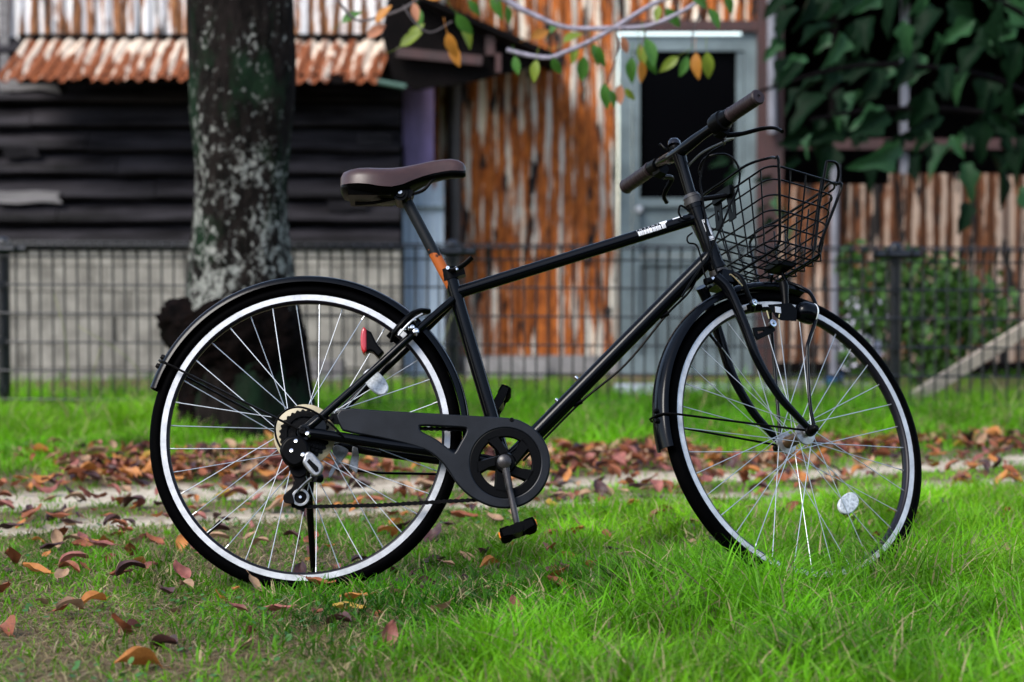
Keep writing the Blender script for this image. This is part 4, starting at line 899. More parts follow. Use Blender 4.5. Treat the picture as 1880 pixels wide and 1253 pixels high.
def uframe(xt, xb, zt, wt, dip):                  # stout U frame: one side, the floor and the other side, closed by a top bar
    z_ = ZB - .014; wb = .116; P = [V((xt, -wt, zt - .03)), V((xb, -wb - .008, z_ + .03)), V((xb, -wb + .004, z_ + .006)), V((xb, -wb + .022, z_)), V((xb, wb - .022, z_)), V((xb, wb - .004, z_ + .006)), V((xb, wb + .008, z_ + .03)), V((xt, wt, zt - .03)),
       V((xt, wt - .010, zt - .012)), V((xt, wt - .040, zt)), V((xt + dip, wt * .5, zt - abs(dip) * .0)), V((xt + dip, 0, zt)), V((xt + dip, -wt * .5, zt)), V((xt, -wt + .040, zt)), V((xt, -wt + .010, zt - .012))]
    wire(cr(P, 4, True), .0026, True, 'frame_wire')
uframe(.968, .994, ZT + .028, .176, -.022)
uframe(1.132, 1.106, ZT - .004, .178, .010)
wire(cr([V((1.10, -.178, ZT + .028)), V((1.128, -.176, ZT + .030)), V((1.140, -.165, ZT + .010)), V((1.141, -.15, ZT - .012))], 5), .0026, False, 'frame_wire')
wire([V((1.10, -.178, ZT + .028)), V((1.092, -.150, ZT - .06)), V((1.085, -.124, ZB - .012))], .0026, False, 'frame_wire')
# mounting plates, stays
mp_ = MB()
for y0_ in (-.030, .022):
    lpz = [(-.013, -.040), (.013, -.040), (.014, .036), (-.014, .036)]
    vs, fs = plate([lpz, [(-.0035, -.022), (.0035, -.022), (.0035, .004), (-.0035, .004)]], 0, .003, .0004)
    mp_.add([V((.938 + v.y, y0_ + v.x, .872 + v.z)) for v in vs], fs)
mp_.box((.934, -.004, .902), (.010, .070, .022)); sub('mounting_plate', mp_, plastic, bk_)
sub('mounting_arm', MB().tube(cr([HT + UAX * .012 + V((.012, 0, 0)), V((.895, -.012, .885)), V((.93, -.022, .893))], 5), .0055, 10), dsteel, bk_)
sub('bottom_clamp', MB().box((1.062, -.02, ZB - .016), (.045, .055, .010)), plastic, bk_)
def stay(name, pts): sub(name, MB().tube(cr(pts, 6), .0042, 10), paint, bk_)
stay('stay', [V((HUBX + .006, -.064, HUBZ + .004)), bpf(1487, 740, -.066), bpf(1482, 650, -.070), bpf(1486, 622, -.070), bpf(1497, 590, -.070), bpf(1499, 565, -.066), bpf(1488, 540, -.05), bpf(1470, 528, -.03), V((1.085, -.01, ZB - .040)), V((1.075, -.01, ZB - .016))])
stay('stay', [V((HUBX + .006, .064, HUBZ + .004)), bpf(1424, 700, .064), bpf(1416, 600, .062), V((1.075, .04, ZB - .05)), V((1.07, .02, ZB - .016))])

# ------------------------------------------------------------------ tree
barkm = bpy.data.materials.new('lichen_bark'); barkm.use_nodes = True
def _bark():
    nt = barkm.node_tree; L = nt.links; N = nt.nodes.new; b = nt.nodes['Principled BSDF']; tc = N('ShaderNodeTexCoord')
    def noise(s, d=5, sc=(1, 1, 1), r=.6):
        mp = N('ShaderNodeMapping'); mp.inputs['Scale'].default_value = sc; n = N('ShaderNodeTexNoise'); n.inputs['Scale'].default_value = s; n.inputs['Detail'].default_value = d; n.inputs['Roughness'].default_value = r
        L.new(tc.outputs['Object'], mp.inputs[0]); L.new(mp.outputs[0], n.inputs[0]); return n.outputs[0]
    def ramp(src, a, ca, c, cb):
        r = N('ShaderNodeValToRGB'); e = r.color_ramp.elements; e[0].position = a; e[0].color = (*ca, 1); e[1].position = c; e[1].color = (*cb, 1); L.new(src, r.inputs[0]); return r.outputs[0]
    def mix(f, a, c):
        x = N('ShaderNodeMix'); x.data_type = 'RGBA'; L.new(f, x.inputs[0]); L.new(a, x.inputs[6]); L.new(c, x.inputs[7]) ; return x.outputs[2]
    base = ramp(noise(30, 6, (1, 1, .35)), .35, (.002, .0018, .0015), .7, (.013, .010, .009))
    moss = ramp(noise(9, 4), .2, (.003, .008, .004), .8, (.009, .020, .010))
    lich = ramp(noise(70, 3), .3, (.07, .075, .065), .7, (.25, .25, .225))
    c = mix(ramp(noise(5, 4, (1, 1, .5)), .52, (0, 0, 0), .62, (1, 1, 1)), base, moss)
    sx = N('ShaderNodeSeparateXYZ'); L.new(tc.outputs['Object'], sx.inputs[0])
    mr = N('ShaderNodeMapRange'); mr.inputs['From Min'].default_value = .40; mr.inputs['From Max'].default_value = 1.7; mr.inputs['To Min'].default_value = .055; mr.inputs['To Max'].default_value = -.050; L.new(sx.outputs[2], mr.inputs[0])
    lo = N('ShaderNodeMapRange'); lo.inputs['From Min'].default_value = .30; lo.inputs['From Max'].default_value = .48; lo.inputs['To Min'].default_value = -.35; lo.inputs['To Max'].default_value = 0; L.new(sx.outputs[2], lo.inputs[0])
    def add(a, c_):
        x = N('ShaderNodeMath'); x.operation = 'ADD'; L.new(a, x.inputs[0]); L.new(c_, x.inputs[1]); return x.outputs[0]
    big = N('ShaderNodeMath'); big.operation = 'MULTIPLY'; big.inputs[1].default_value = .38; L.new(noise(5.5, 3, (1, 1, .6)), big.inputs[0])
    sm = N('ShaderNodeMath'); sm.operation = 'MULTIPLY'; sm.inputs[1].default_value = .62; L.new(noise(42, 5, (1, 1, .7), .7), sm.inputs[0])
    f = ramp(add(add(add(big.outputs[0], sm.outputs[0]), mr.outputs[0]), lo.outputs[0]), .535, (0, 0, 0), .59, (1, 1, 1))
    c = mix(f, c, lich); L.new(c, b.inputs['Base Color']); b.inputs['Roughness'].default_value = .9; b.inputs['Specular IOR Level'].default_value = .04
    bu = N('ShaderNodeBump'); bu.inputs['Strength'].default_value = .8; bu.inputs['Distance'].default_value = .02; L.new(noise(24, 6, (1, 1, .4)), bu.inputs['Height']); L.new(bu.outputs[0], b.inputs['Normal'])
_bark()
twigm = mat('pale_grey_branch', (.25, .225, .27), .75, var=.3, scale=30, bump=.3)
dtwigm = mat('dark_twig', (.075, .06, .06), .8, var=.4, scale=30)
YT = 9.2
tx = at(445, 500, YT).x
tree = thing('cherry_tree', (tx, YT, 0), 'tree with thick dark lichen-spotted trunk in front of the shed, left of the saddle', 'tree')
def lump(a, z): return .045 * math.sin(3 * a + 1.5 * z + .4) + .03 * math.sin(5 * a - 3.1 * z + 2) + .02 * math.sin(9 * a + 7 * z) + .012 * math.sin(17 * a - 11 * z)
prof = [(0, 345, 537), (100, 350, 541), (200, 350, 538), (260, 354, 531), (320, 357, 526), (400, 352, 523), (450, 347, 526), (500, 342, 534), (560, 338, 545), (640, 333, 558), (780, 325, 575), (830, 320, 580)]
rings = []; NR = 40
ctl = [(zat(py, YT), at(l, py, YT).x - tx, at(r, py, YT).x - tx) for py, l, r in prof][::-1]
ctl += [(2.0, ctl[-1][1] + .0, ctl[-1][2] - .01), (2.6, -.17, .15), (3.3, -.13, .14), (4.2, -.06, .10)]
zs = np.linspace(ctl[0][0] - .05, 4.2, 90)
cz = [c[0] for c in ctl]; cl_ = np.interp(zs, cz, [c[1] for c in ctl]); cr_ = np.interp(zs, cz, [c[2] for c in ctl])
for zz, l, r in zip(zs, cl_, cr_):
    c, R_ = (l + r) / 2, (r - l) / 2
    rings.append([V((c + R_ * (1 + lump(2 * PI * k / NR, zz)) * math.cos(2 * PI * k / NR), R_ * .95 * (1 + lump(2 * PI * k / NR, zz)) * math.sin(2 * PI * k / NR), zz)) for k in range(NR)])
obj('trunk', MB().loft(rings), barkm, tree, sharp=180)
# rotting root collar: dark crust swelling round the foot of the trunk
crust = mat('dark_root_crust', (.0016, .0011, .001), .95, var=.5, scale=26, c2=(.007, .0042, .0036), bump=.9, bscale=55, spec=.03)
cprof = [(835, 322, 558), (780, 328, 550), (700, 330, 550), (660, 320, 558), (620, 308, 562), (595, 302, 556), (575, 302, 548), (563, 312, 540), (552, 336, 532)]
rings = []; NR = 64; ctl = [(zat(py, YT), at(l, py, YT).x - tx, at(r, py, YT).x - tx) for py, l, r in cprof]
zs = np.linspace(ctl[0][0], ctl[-1][0], 44)
rr3 = np.random.default_rng(3)
for zz in zs:
    l = np.interp(zz, [c[0] for c in ctl], [c[1] for c in ctl]); r = np.interp(zz, [c[0] for c in ctl], [c[2] for c in ctl]); c, R_ = (l + r) / 2, (r - l) / 2; ring = []
    for k in range(NR):
        a = 2 * PI * k / NR; f = 1 + .04 * math.sin(5 * a + 9 * zz) + .035 * math.sin(11 * a - 23 * zz) + rr3.normal(0, .030)
        ring.append(V((c + R_ * f * math.cos(a), R_ * .85 * f * math.sin(a) - .03, zz + .018 * math.sin(4 * a + 1) + .012 * math.sin(9 * a) + rr3.normal(0, .006))))
    rings.append(ring)
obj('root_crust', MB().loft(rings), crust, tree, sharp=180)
def tl_(p): return V(p) - V((tx, YT, 0))
def leaf_mesh(L_, W_, cup=.15, droop=.3, n=6, name='leaf', serr=0., seed=0):
    r = random.Random(seed); mb = MB(); cols = (-1, -.55, 0, .55, 1)
    for i in range(n + 1):
        t = i / n; w = W_ / 2 * (math.sin(PI * min(1, t * .97 + .02)) ** .8) * (1.15 - .45 * t) + 5e-4
        for c in cols:
            k = 1 + (r.uniform(-serr, serr) if abs(c) == 1 else 0)
            mb.v.append((c * w * k, t * L_, cup * abs(c) ** 1.5 * w * 1.6 - droop * L_ * t * t + .01 * L_ * math.sin(9 * t + 3 * c)))
    m = len(cols); mb.f = [(i * m + j, i * m + j + 1, (i + 1) * m + j + 1, (i + 1) * m + j) for i in range(n) for j in range(m - 1)]
    mb.tube([(0, .04, .0), (.02, -.25, .03), (-.03, -.6, .10)], .012, 5)
    return mb
lg = {'green': leafmat('cherry_leaf_green', (.055, .19, .022), .4, c2=(.10, .27, .03)), 'yellow': leafmat('cherry_leaf_yellow', (.36, .38, .03), .4, c2=(.16, .30, .03)), 'orange': leafmat('cherry_leaf_orange', (.72, .22, .025), .4, c2=(.75, .35, .05)), 'pink': leafmat('cherry_leaf_pink', (.62, .20, .12), .4, c2=(.70, .33, .16))}
YB = 8.7
limb = cr([tl_((tx + .08, YT, 2.15)), tl_((tx + .45, 9.0, 2.35)), tl_((-.2, 8.8, 2.30)), tl_(at(880, -60, YB)), tl_(at(930, 0, YB)), tl_(at(985, 30, YB)), tl_(at(1040, 51, YB)), tl_(at(1115, 52, YB)), tl_(at(1190, 48, YB)), tl_(at(1255, 20, YB)), tl_(at(1300, -10, YB)), tl_(at(1380, -60, YB - .1))], 6)
m = len(limb); obj('branch', MB().tube(limb, [.040 * max(0, 1 - 2.2 * i / m) ** 1.5 + .0115 * (1 - .4 * i / m) for i in range(m)], 10), twigm, tree)
tw = [[(1330, -55), (1260, -20), (1195, 10), (1130, 50), (1080, 78), (1040, 95), (1010, 106), (970, 102), (930, 92)], [(600, -30), (650, 35), (700, 30), (745, 14), (790, -20)], [(1130, 50), (1135, 90), (1120, 140), (1110, 165)], [(1190, 10), (1185, 60), (1175, 90)], [(1300, -10), (1275, 50), (1270, 90)], [(900, -60), (905, -30), (912, 5)], [(740, 10), (760, 40), (790, 60), (830, 40)]]
for k, t in enumerate(tw): obj('twig', MB().tube([tl_(p) for p in cr([at(a, b, YB + .04 * (k % 3)) for a, b in t], 5)], .0085 if k == 0 else .005 if k == 1 else .0028, 8), dtwigm if k else twigm, tree)
lvs = [(675, 70, 'pink', 40, 45), (690, 42, 'orange', 55, 42), (628, 42, 'green', 40, 40), (735, 85, 'yellow', 35, 48), (750, 72, 'yellow', 50, 40), (822, 75, 'orange', -75, 48), (828, 95, 'orange', -70, 45), (838, 40, 'green', -55, 50), (848, 60, 'yellow', -60, 45), (760, 20, 'pink', -80, 35), (768, 30, 'green', -85, 35), (908, -2, 'green', -85, 52), (930, 25, 'green', -80, 35), (975, 70, 'orange', 25, 42), (1035, 78, 'yellow', 40, 42), (945, 118, 'green', -80, 35), (985, 125, 'yellow', -100, 40), (1015, 120, 'green', -70, 38), (1072, 118, 'green', -95, 48), (1088, 95, 'green', -70, 40), (1100, 100, 'green', -85, 42), (1060, 100, 'yellow', -110, 35), (1143, 82, 'pink', -75, 34), (1160, 120, 'green', -95, 46), (1174, 95, 'yellow', -80, 45), (1186, 85, 'green', -70, 55), (1190, 110, 'green', -80, 48), (1176, 125, 'orange', -85, 44), (1108, 168, 'green', -80, 46), (1118, 180, 'green', -60, 36), (1138, 170, 'pink', -90, 38), (1148, 176, 'yellow', -55, 30), (1245, 105, 'yellow', 215, 42), (1262, 118, 'green', -110, 40), (1278, 112, 'orange', -90, 48), (1298, 110, 'yellow', -85, 50), (1302, 30, 'green', -60, 42), (1222, 30, 'green', -50, 45), (1268, 5, 'green', -30, 40), (1210, 25, 'yellow', -100, 30), (780, -5, 'orange', 10, 45), (860, 15, 'green', -50, 35), (1010, 62, 'green', 60, 30), (1330, 5, 'green', -60, 40)]
lmesh = {}
for i, (px, py, c, a, L_) in enumerate(lvs):
    key = (c, i % 3)
    if key not in lmesh: me_ = leaf_mesh(1, .50, .2, (.1, .25, .4)[i % 3], seed=i).mesh('leaf', 180); me_.materials.append(lg[c]); lmesh[key] = me_
    p = at(px, py - (14 if a < 0 else 0), YB + random.uniform(-.15, .15)); an = math.radians(a)
    d = V((math.cos(an), random.uniform(-.35, .35), math.sin(an))).normalized(); nrm = V((random.uniform(-.6, .6), -1, random.uniform(-.2, .7))); nrm = (nrm - d * nrm.dot(d)).normalized(); xx = d.cross(nrm)
    B_ = M4((xx, d, nrm)).transposed().to_4x4(); s = L_ / 510.0
    link('leaf', lmesh[key], None, tree, M4.Translation(tl_(p)) @ B_ @ M4.Diagonal((s, s, s, 1)))
# limbs and crown above the picture
def scatter_leaves(n, center, rad, size, seed, aspect=.5, down=.4, shell=.0):
    r = np.random.default_rng(seed); P = r.normal(size=(n, 3)); P /= np.linalg.norm(P, axis=1)[:, None]; P *= (r.uniform(shell, 1, (n, 1)) ** (1 / 3)); P = P * np.array(rad) + np.array(center)
    D = r.normal(size=(n, 3)); D[:, 2] -= down * 1.5; D /= np.linalg.norm(D, axis=1)[:, None]; Nn = r.normal(size=(n, 3)); Nn[:, 2] += .8; Nn -= D * (Nn * D).sum(1)[:, None]; Nn /= np.linalg.norm(Nn, axis=1)[:, None]; X = np.cross(D, Nn)
    S = size * r.uniform(.6, 1.3, (n, 1)); base = P; mid1 = P + D * S * .35; mid2 = P + D * S * .7; tip = P + D * S - Nn * S * .12
    vs = np.stack([base, mid1 - X * S * aspect * .46 + Nn * S * .06, mid1 + X * S * aspect * .46 + Nn * S * .06, mid2 - X * S * aspect * .36 + Nn * S * .03, mid2 + X * S * aspect * .36 + Nn * S * .03, tip], 1).reshape(-1, 3)
    mb = MB(); mb.v = vs.tolist(); mb.f = [f for i in range(n) for f in ((6 * i, 6 * i + 2, 6 * i + 1), (6 * i + 1, 6 * i + 2, 6 * i + 4, 6 * i + 3), (6 * i + 3, 6 * i + 4, 6 * i + 5))]
    return mb
lims = [[(.0, 0, 2.9), (-.5, -.2, 3.3), (-1.1, -.3, 3.6)], [(.05, 0, 3.2), (.5, .2, 3.7), (.9, .3, 4.2)], [(.0, .05, 3.6), (.0, .5, 4.1), (.1, .9, 4.5)]]
for l in lims: obj('branch', MB().tube(cr(l, 5), [.07 - .05 * i / 10 for i in range(11)], 10), barkm, tree)
cm = MB()
for k, (c, r_) in enumerate((((-1.0, -.2, 3.6), (.8, .7, .45)), ((.8, .2, 4.1), (.9, .8, .5)), ((.1, .7, 4.5), (.8, .7, .5)), ((-.2, -.3, 4.3), (.7, .7, .4)))):
    q = scatter_leaves(450, c, r_, .085, 40 + k); cm.add(q.v, q.f)
tag(obj('crown', cm, lg['green'], tree, sharp=180), kind='stuff')

# ------------------------------------------------------------------ big-leaved plant, upper right
figShade = leafmat('shaded_broad_leaf', (.0025, .011, .004), .15, rough=.5, c2=(.008, .030, .011), spec=.05)  # near-black leaf copy: deep shade put into the colour
darkbark = mat('dark_fig_bark', (.004, .003, .003), .8, var=.3, scale=20, spec=.05)
fx = xat(1995, 12.4)
fig = thing('fig_tree', (fx, 12.4, 0), 'broad-leaved dark green tree hanging over the rusty sheet fence, upper right', 'tree')
def fl_(p): return V(p) - V((fx, 12.4, 0))
obj('trunk', MB().tube(cr([(.02, .1, -.1), (.0, .05, .5), (.06, 0, 1.1), (.02, -.05, 1.7), (.1, 0, 2.5)], 5), [.05 - .028 * i / 20 for i in range(21)], 10), darkbark, fig)
fbr = [[(.03, 0, 1.25), (-.5, -.25, 1.55), (-1.2, -.4, 1.62), (-1.75, -.5, 1.48)], [(.05, 0, 1.5), (-.4, -.2, 1.9), (-1.1, -.35, 2.1), (-1.8, -.4, 2.1)], [(.03, 0, 1.3), (.4, -.3, 1.6), (.75, -.4, 1.5)], [(.03, 0, .8), (.3, -.2, 1.0), (.6, -.4, 1.05)], [(.05, 0, 1.1), (-.5, -.4, 1.36), (-1.1, -.5, 1.40), (-1.5, -.6, 1.34)], [(.05, 0, 1.6), (.1, -.3, 2.1), (.0, -.4, 2.4)]]
for b in fbr: obj('branch', MB().tube(cr(b, 5), [.020 - .012 * i / (5 * (len(b) - 1)) for i in range(5 * (len(b) - 1) + 1)], 8), darkbark, fig)
def lobed(seed):
    r = random.Random(seed); n = 20; ol = []
    for i in range(n + 1):
        t = i / n; w = .5 * math.sin(PI * (t * .95 + .03)) ** .8 * (1.2 - .75 * t) * (1 + .26 * math.sin(t * (11 + seed % 4) + .6 + seed)) + .004
        ol.append((t, w))
    mb = MB()
    for t, w in ol:
        for c in (-1, -.5, 0, .5, 1): mb.v.append((c * w * (.52 + .06 * (seed % 3)), t, .42 * abs(c) * w - (.18 + .09 * (seed % 4)) * t * t + .02 * math.sin(8 * t + 4 * c + seed)))
    mb.f = [(i * 5 + j, i * 5 + j + 1, (i + 1) * 5 + j + 1, (i + 1) * 5 + j) for i in range(n) for j in range(4)]
    me_ = mb.mesh('leaf', 180); me_.materials.append(figLit if seed % 4 == 3 else figShade); return me_
figLit = leafmat('sky_lit_broad_leaf', (.022, .085, .028), .3, rough=.45, c2=(.05, .15, .05), spec=.2)  # brighter leaf copy: light from the sky put into the colour
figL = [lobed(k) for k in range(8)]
fl_list = [(1500, 60, 100), (1480, 20, 95), (1440, 40, 80), (1540, 90, 90), (1640, 20, 120), (1700, 50, 110), (1560, 130, 90), (1610, 150, 100), (1660, 130, 95), (1600, 230, 100), (1480, 200, 110), (1560, 190, 90), (1520, 245, 95), (1590, 60, 80), (1640, 270, 85), (1620, 290, 120), (1740, 150, 90), (1780, 110, 95), (1690, 200, 90), (1720, 290, 85), (1800, 260, 95), (1840, 330, 120), (1870, 290, 110), (1780, 330, 80), (1860, 200, 90), (1830, 60, 100), (1770, 30, 90), (1700, -10, 100), (1600, -20, 100), (1530, -10, 90), (1860, 120, 95), (1880, 30, 100), (1660, 90, 85), (1730, 90, 85), (1810, 170, 90), (1900, 380, 110), (1320, 300, 75), (1345, 325, 85), (1400, 330, 70), (1425, 372, 85), (1400, 385, 70), (1440, 395, 70), (1420, 465, 70), (1450, 430, 60), (1410, 410, 55), (1770, 400, 70), (1950, 100, 110), (2000, 220, 110), (1960, 330, 100), (2040, 60, 100), (1430, 0, 85), (1420, 90, 60)]
for i in range(120): fl_list.append((random.uniform(1430, 2080), random.uniform(-90, 300) if i % 4 else random.uniform(120, 330), random.uniform(45, 85)))
for i, (px, py, L_) in enumerate(fl_list):
    low = px < 1460 and py > 280
    L_ *= (.62 if low else 1); Y_ = random.uniform(12.2, 12.9) if low else random.uniform(11.3, 12.9); p = at(px, py, Y_); s = L_ * .86 / FPX * Y_
    an = math.radians(random.uniform(195, 262) if px < 1650 else random.uniform(200, 320)); d = V((math.cos(an), random.uniform(-.8, .2), math.sin(an) * 1.0)).normalized(); nr = V((random.uniform(-.9, .9), random.uniform(-.9, -.1), random.uniform(.0, 1))); nr = (nr - d * nr.dot(d)).normalized(); xx = d.cross(nr)
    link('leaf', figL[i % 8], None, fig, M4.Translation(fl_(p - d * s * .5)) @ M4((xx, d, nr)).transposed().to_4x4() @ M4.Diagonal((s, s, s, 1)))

# ------------------------------------------------------------------ shrub, rubbish and planks behind the fence
shm = leafmat('shrub_leaf', (.018, .070, .012), .35, c2=(.11, .26, .035))
shx = xat(1700, 11.6)
shrub = thing('leafy_shrub', (shx, 11.6, 0), 'dark leafy shrub behind the wire fence near its right-hand post', 'shrub')
st_ = MB(); 
for k in range(7):
    a = random.uniform(0, 6.28); r_ = random.uniform(.15, .42); st_ = MB().tube(cr([(.02 * k - .06, 0, -.05), (.3 * r_ * math.cos(a), .2 * r_ * math.sin(a), .3), (r_ * math.cos(a), .5 * r_ * math.sin(a), random.uniform(.45, .66))], 4), .006, 6); obj('stem', st_, dtwigm, shrub)
fm = MB()
for k, (c, r_, n) in enumerate((((.02, 0, .36), (.24, .2, .28), 700), ((-.22, .05, .50), (.20, .16, .20), 320), ((.24, .05, .42), (.22, .16, .20), 300), ((-.30, 0, .30), (.12, .12, .20), 110), ((.0, .05, .62), (.24, .12, .10), 150), ((-.36, .05, .68), (.08, .08, .08), 50))):
    q = scatter_leaves(n, c, r_, .062, 70 + k, .6); fm.add(q.v, q.f)
tag(obj('foliage', fm, shm, shrub, sharp=180), kind='stuff')
palem = mat('whitish_film', (.62, .60, .70), .45, var=.2, scale=9)
def crumple(c, sx, sz, seed, n=14, dep=.12):
    r = np.random.default_rng(seed); mb = MB(); nz_ = r.normal(0, 1, (n + 1, n + 1))
    for j in range(n + 1):
        for i in range(n + 1):
            u, v_ = i / n - .5, j / n - .5; e = 1 - .35 * abs(math.sin(5 * u + 3 * v_ + seed)); mb.v.append((c[0] + sx * u * e + .012 * nz_[j, i], c[1] - dep * (1 - 2 * max(abs(u), abs(v_))) + .025 * nz_[i, j], c[2] + sz * v_ * e + .012 * nz_[(i + 3) % n, j]))
    mb.f = [(j * (n + 1) + i, j * (n + 1) + i + 1, (j + 1) * (n + 1) + i + 1, (j + 1) * (n + 1) + i) for j in range(n) for i in range(n)]
    return mb
p = at(1585, 610, 12.6); tag(obj('whitish_crumpled_sheet', crumple((p.x, 12.6, p.z), .26, .42, 3), palem, sharp=180), 'crumpled whitish sheet behind the fence, left of the shrub', 'plastic sheet')  # pale crumpled surface filling the whitish patch beside the shrub
wood = mat('pale_plank', (.40, .33, .26), .8, var=.25, scale=10, bump=.3, stretch=(.3, 1, 4))
a_, b_ = at(1672, 735, 10.45), at(1930, 575, 10.75); d = (b_ - a_).normalized()
tag(obj('leaning_plank', MB().box((a_ + b_) / 2, ((b_ - a_).length, .022, .058), d.to_track_quat('X', 'Z').to_matrix()), wood), 'pale weathered plank leaning at a slant behind the fence, far right', 'plank')
wsheet = mat('pale_board_on_ground', (.52, .55, .62), .7, var=.15, scale=5)
a_ = at(1290, 706, 12.0)
tag(obj('board_on_ground', MB().box((a_.x, 12.3, -.005), (.82, .5, .03), rotm((0, 0, 1), .03)), wsheet), 'pale bluish-white board lying flat on the ground in front of the door', 'board')
a_ = at(1500, 706, 12.3); tag(obj('concrete_slab', MB().box((a_.x, 12.6, -.012), (.62, .3, .05), rotm((0, 0, 1), -.04)), concrete), 'grey slab on the ground left of the shrub, behind the front wheel', 'slab')
a_ = at(1530, 694, 12.45); tag(obj('blue_scrap', crumple((a_.x, 12.45, .035), .10, .05, 9, 8, .05), mat('blue_plastic', (.03, .17, .42), .4), sharp=180), 'small bright blue plastic scrap on the grey slab', 'scrap')
a_ = at(548, 424, 12.0)
# ------------------------------------------------------------------ hedge added unseen behind the camera to block low sky and darken reflections
hedge = thing('added_hedge_blocker', (0, -4.6, 0), 'tall dark hedge added out of view to darken reflections on the bicycle', 'added hedge')
rh = np.random.default_rng(77); rings = []
for i in range(61):
    xx = -17 + 34 * i / 60; top = 3.9 + .35 * math.sin(1.3 * xx) + .2 * math.sin(3.1 * xx + 1) + rh.normal(0, .08); dpt = .7 + .12 * math.sin(2.2 * xx)
    rings.append([V((xx, dpt * math.cos(a), -.05 if k in (0, 12) else top * .5 * (1 + math.sin(a - PI / 2 * 0)) * .5 + top * .5 * math.sin(a) ** .6)) for k, a in enumerate([PI * q / 12 for q in range(13)])])
hm = leafmat('blocker_hedge_leaf', (.010, .030, .010), .2, c2=(.030, .075, .022))
obj('inner_mass', MB().loft(rings), hm, hedge)
hq = MB()
for i in range(30):
    q = scatter_leaves(160, (-16.5 + 33 * i / 29, .25, 2.0 + .4 * math.sin(i)), (.8, .8, 2.1), .16, 300 + i); hq.add(q.v, q.f)
tag(obj('foliage', hq, hm, hedge, sharp=180), kind='stuff')
# ------------------------------------------------------------------ grass
def sd_noise(x, y, s, seed):
    r = np.random.default_rng(seed); out = np.zeros_like(x)
    for k in range(7):
        a = r.uniform(0, 6.28); f = s * r.uniform(.5, 1.8); out += np.sin(f * (x * np.cos(a) + y * np.sin(a)) + r.uniform(0, 6.28))
    return out / 3.7
def blades(x, y, h, w, lean, seed, colr):
    r = np.random.default_rng(seed); n = len(x); z = gz(x, y) - .004; ph = r.uniform(0, 2 * np.pi, n); fa = r.uniform(0, 2 * np.pi, n)
    dx, dy = np.cos(ph), np.sin(ph); sx, sy = np.cos(fa), np.sin(fa); T = (0, .42, .76, 1.0); Wt = (.8, 1.0, .62, 0); vs = []
    for t, k in zip(T, Wt):
        ox = x + dx * lean * h * t * t * (1 + .2 * t); oy = y + dy * lean * h * t * t * (1 + .2 * t); oz = z + h * t * (1 - .32 * lean * t)
        if k:
            vs.append(np.stack([ox - sx * w * k / 2, oy - sy * w * k / 2, oz], 1)); vs.append(np.stack([ox + sx * w * k / 2, oy + sy * w * k / 2, oz], 1))
        else: vs.append(np.stack([ox, oy, oz], 1))
    P = np.stack(vs, 1).reshape(-1, 3); b = (np.arange(n) * 7)[:, None]
    loops = np.concatenate([b + np.array([[0, 1, 3, 2]]), b + np.array([[2, 3, 5, 4]]), b + np.array([[4, 5, 6]])], 1).ravel()
    starts = (np.arange(n) * 11)[:, None] + np.array([[0, 4, 8]]); tot = np.tile([4, 4, 3], n)
    return P, loops, starts.ravel(), tot, np.repeat(colr, 7, axis=0)
def grass_obj(name, data, m, label, cat):
    P, loops, starts, tot, colr = data; me = bpy.data.meshes.new(name); me.vertices.add(len(P)); me.vertices.foreach_set('co', P.ravel().astype(np.float32))
    me.loops.add(len(loops)); me.loops.foreach_set('vertex_index', loops.astype(np.int32)); me.polygons.add(len(starts)); me.polygons.foreach_set('loop_start', starts.astype(np.int32)); me.polygons.foreach_set('loop_total', tot.astype(np.int32))
    at_ = me.color_attributes.new('tint', 'FLOAT_COLOR', 'POINT'); at_.data.foreach_set('color', np.concatenate([colr, np.ones((len(colr), 1))], 1).ravel().astype(np.float32))
    me.update(); me.polygons.foreach_set('use_smooth', [True] * len(me.polygons)); me.materials.append(m); o = bpy.data.objects.new(name, me); col.objects.link(o); return tag(o, label, cat, kind='stuff')
grassm = bpy.data.materials.new('grass_blade'); grassm.use_nodes = True
nt = grassm.node_tree; b = nt.nodes['Principled BSDF']; vc = nt.nodes.new('ShaderNodeVertexColor'); vc.layer_name = 'tint'
nt.links.new(vc.outputs[0], b.inputs['Base Color']); b.inputs['Roughness'].default_value = .5; b.inputs['Specular IOR Level'].default_value = .18
tr = nt.nodes.new('ShaderNodeBsdfTranslucent'); mx = nt.nodes.new('ShaderNodeMixShader'); mx.inputs[0].default_value = .48
nt.links.new(vc.outputs[0], tr.inputs[0]); nt.links.new(b.outputs[0], mx.inputs[1]); nt.links.new(tr.outputs[0], mx.inputs[2]); nt.links.new(mx.outputs[0], nt.nodes['Material Output'].inputs[0])
def field(n, y0, y1, seed):
    r = np.random.default_rng(seed); y = np.sqrt(r.uniform(y0 ** 2, y1 ** 2, n)); x = r.uniform(-1, 1, n) * (.235 * y + .85); return x, y, r
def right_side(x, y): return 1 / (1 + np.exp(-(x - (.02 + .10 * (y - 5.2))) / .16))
def dens(x, y):
    l = lane(x, y) + .10 * sd_noise(x, y, 5, 1); d = np.ones_like(x)
    for c, w in ((7.62, .19), (6.92, .13)): d *= 1 - .985 * np.exp(-((l - c) / (w * 1.15)) ** 4)
    mid = np.exp(-((l - 7.27) / .22) ** 4); d *= 1 - .55 * mid
    lit = np.exp(-((l - 8.20) / .38) ** 4); d *= 1 - .84 * lit
    bare = np.clip(sd_noise(x, y, 5.5, 2) + .55, 0, 1) * (1 / (1 + np.exp((x + .35) / .15))) * (1 / (1 + np.exp((y - 5.05) / .15))); d *= 1 - .72 * bare
    pat = np.clip(.85 + .5 * sd_noise(x, y, 6, 3), .22, 1); near = (y < 6.6); d *= np.where(near, .25 * right_side(x, y) + (1 - .25 * right_side(x, y)) * pat, 1)
    return d
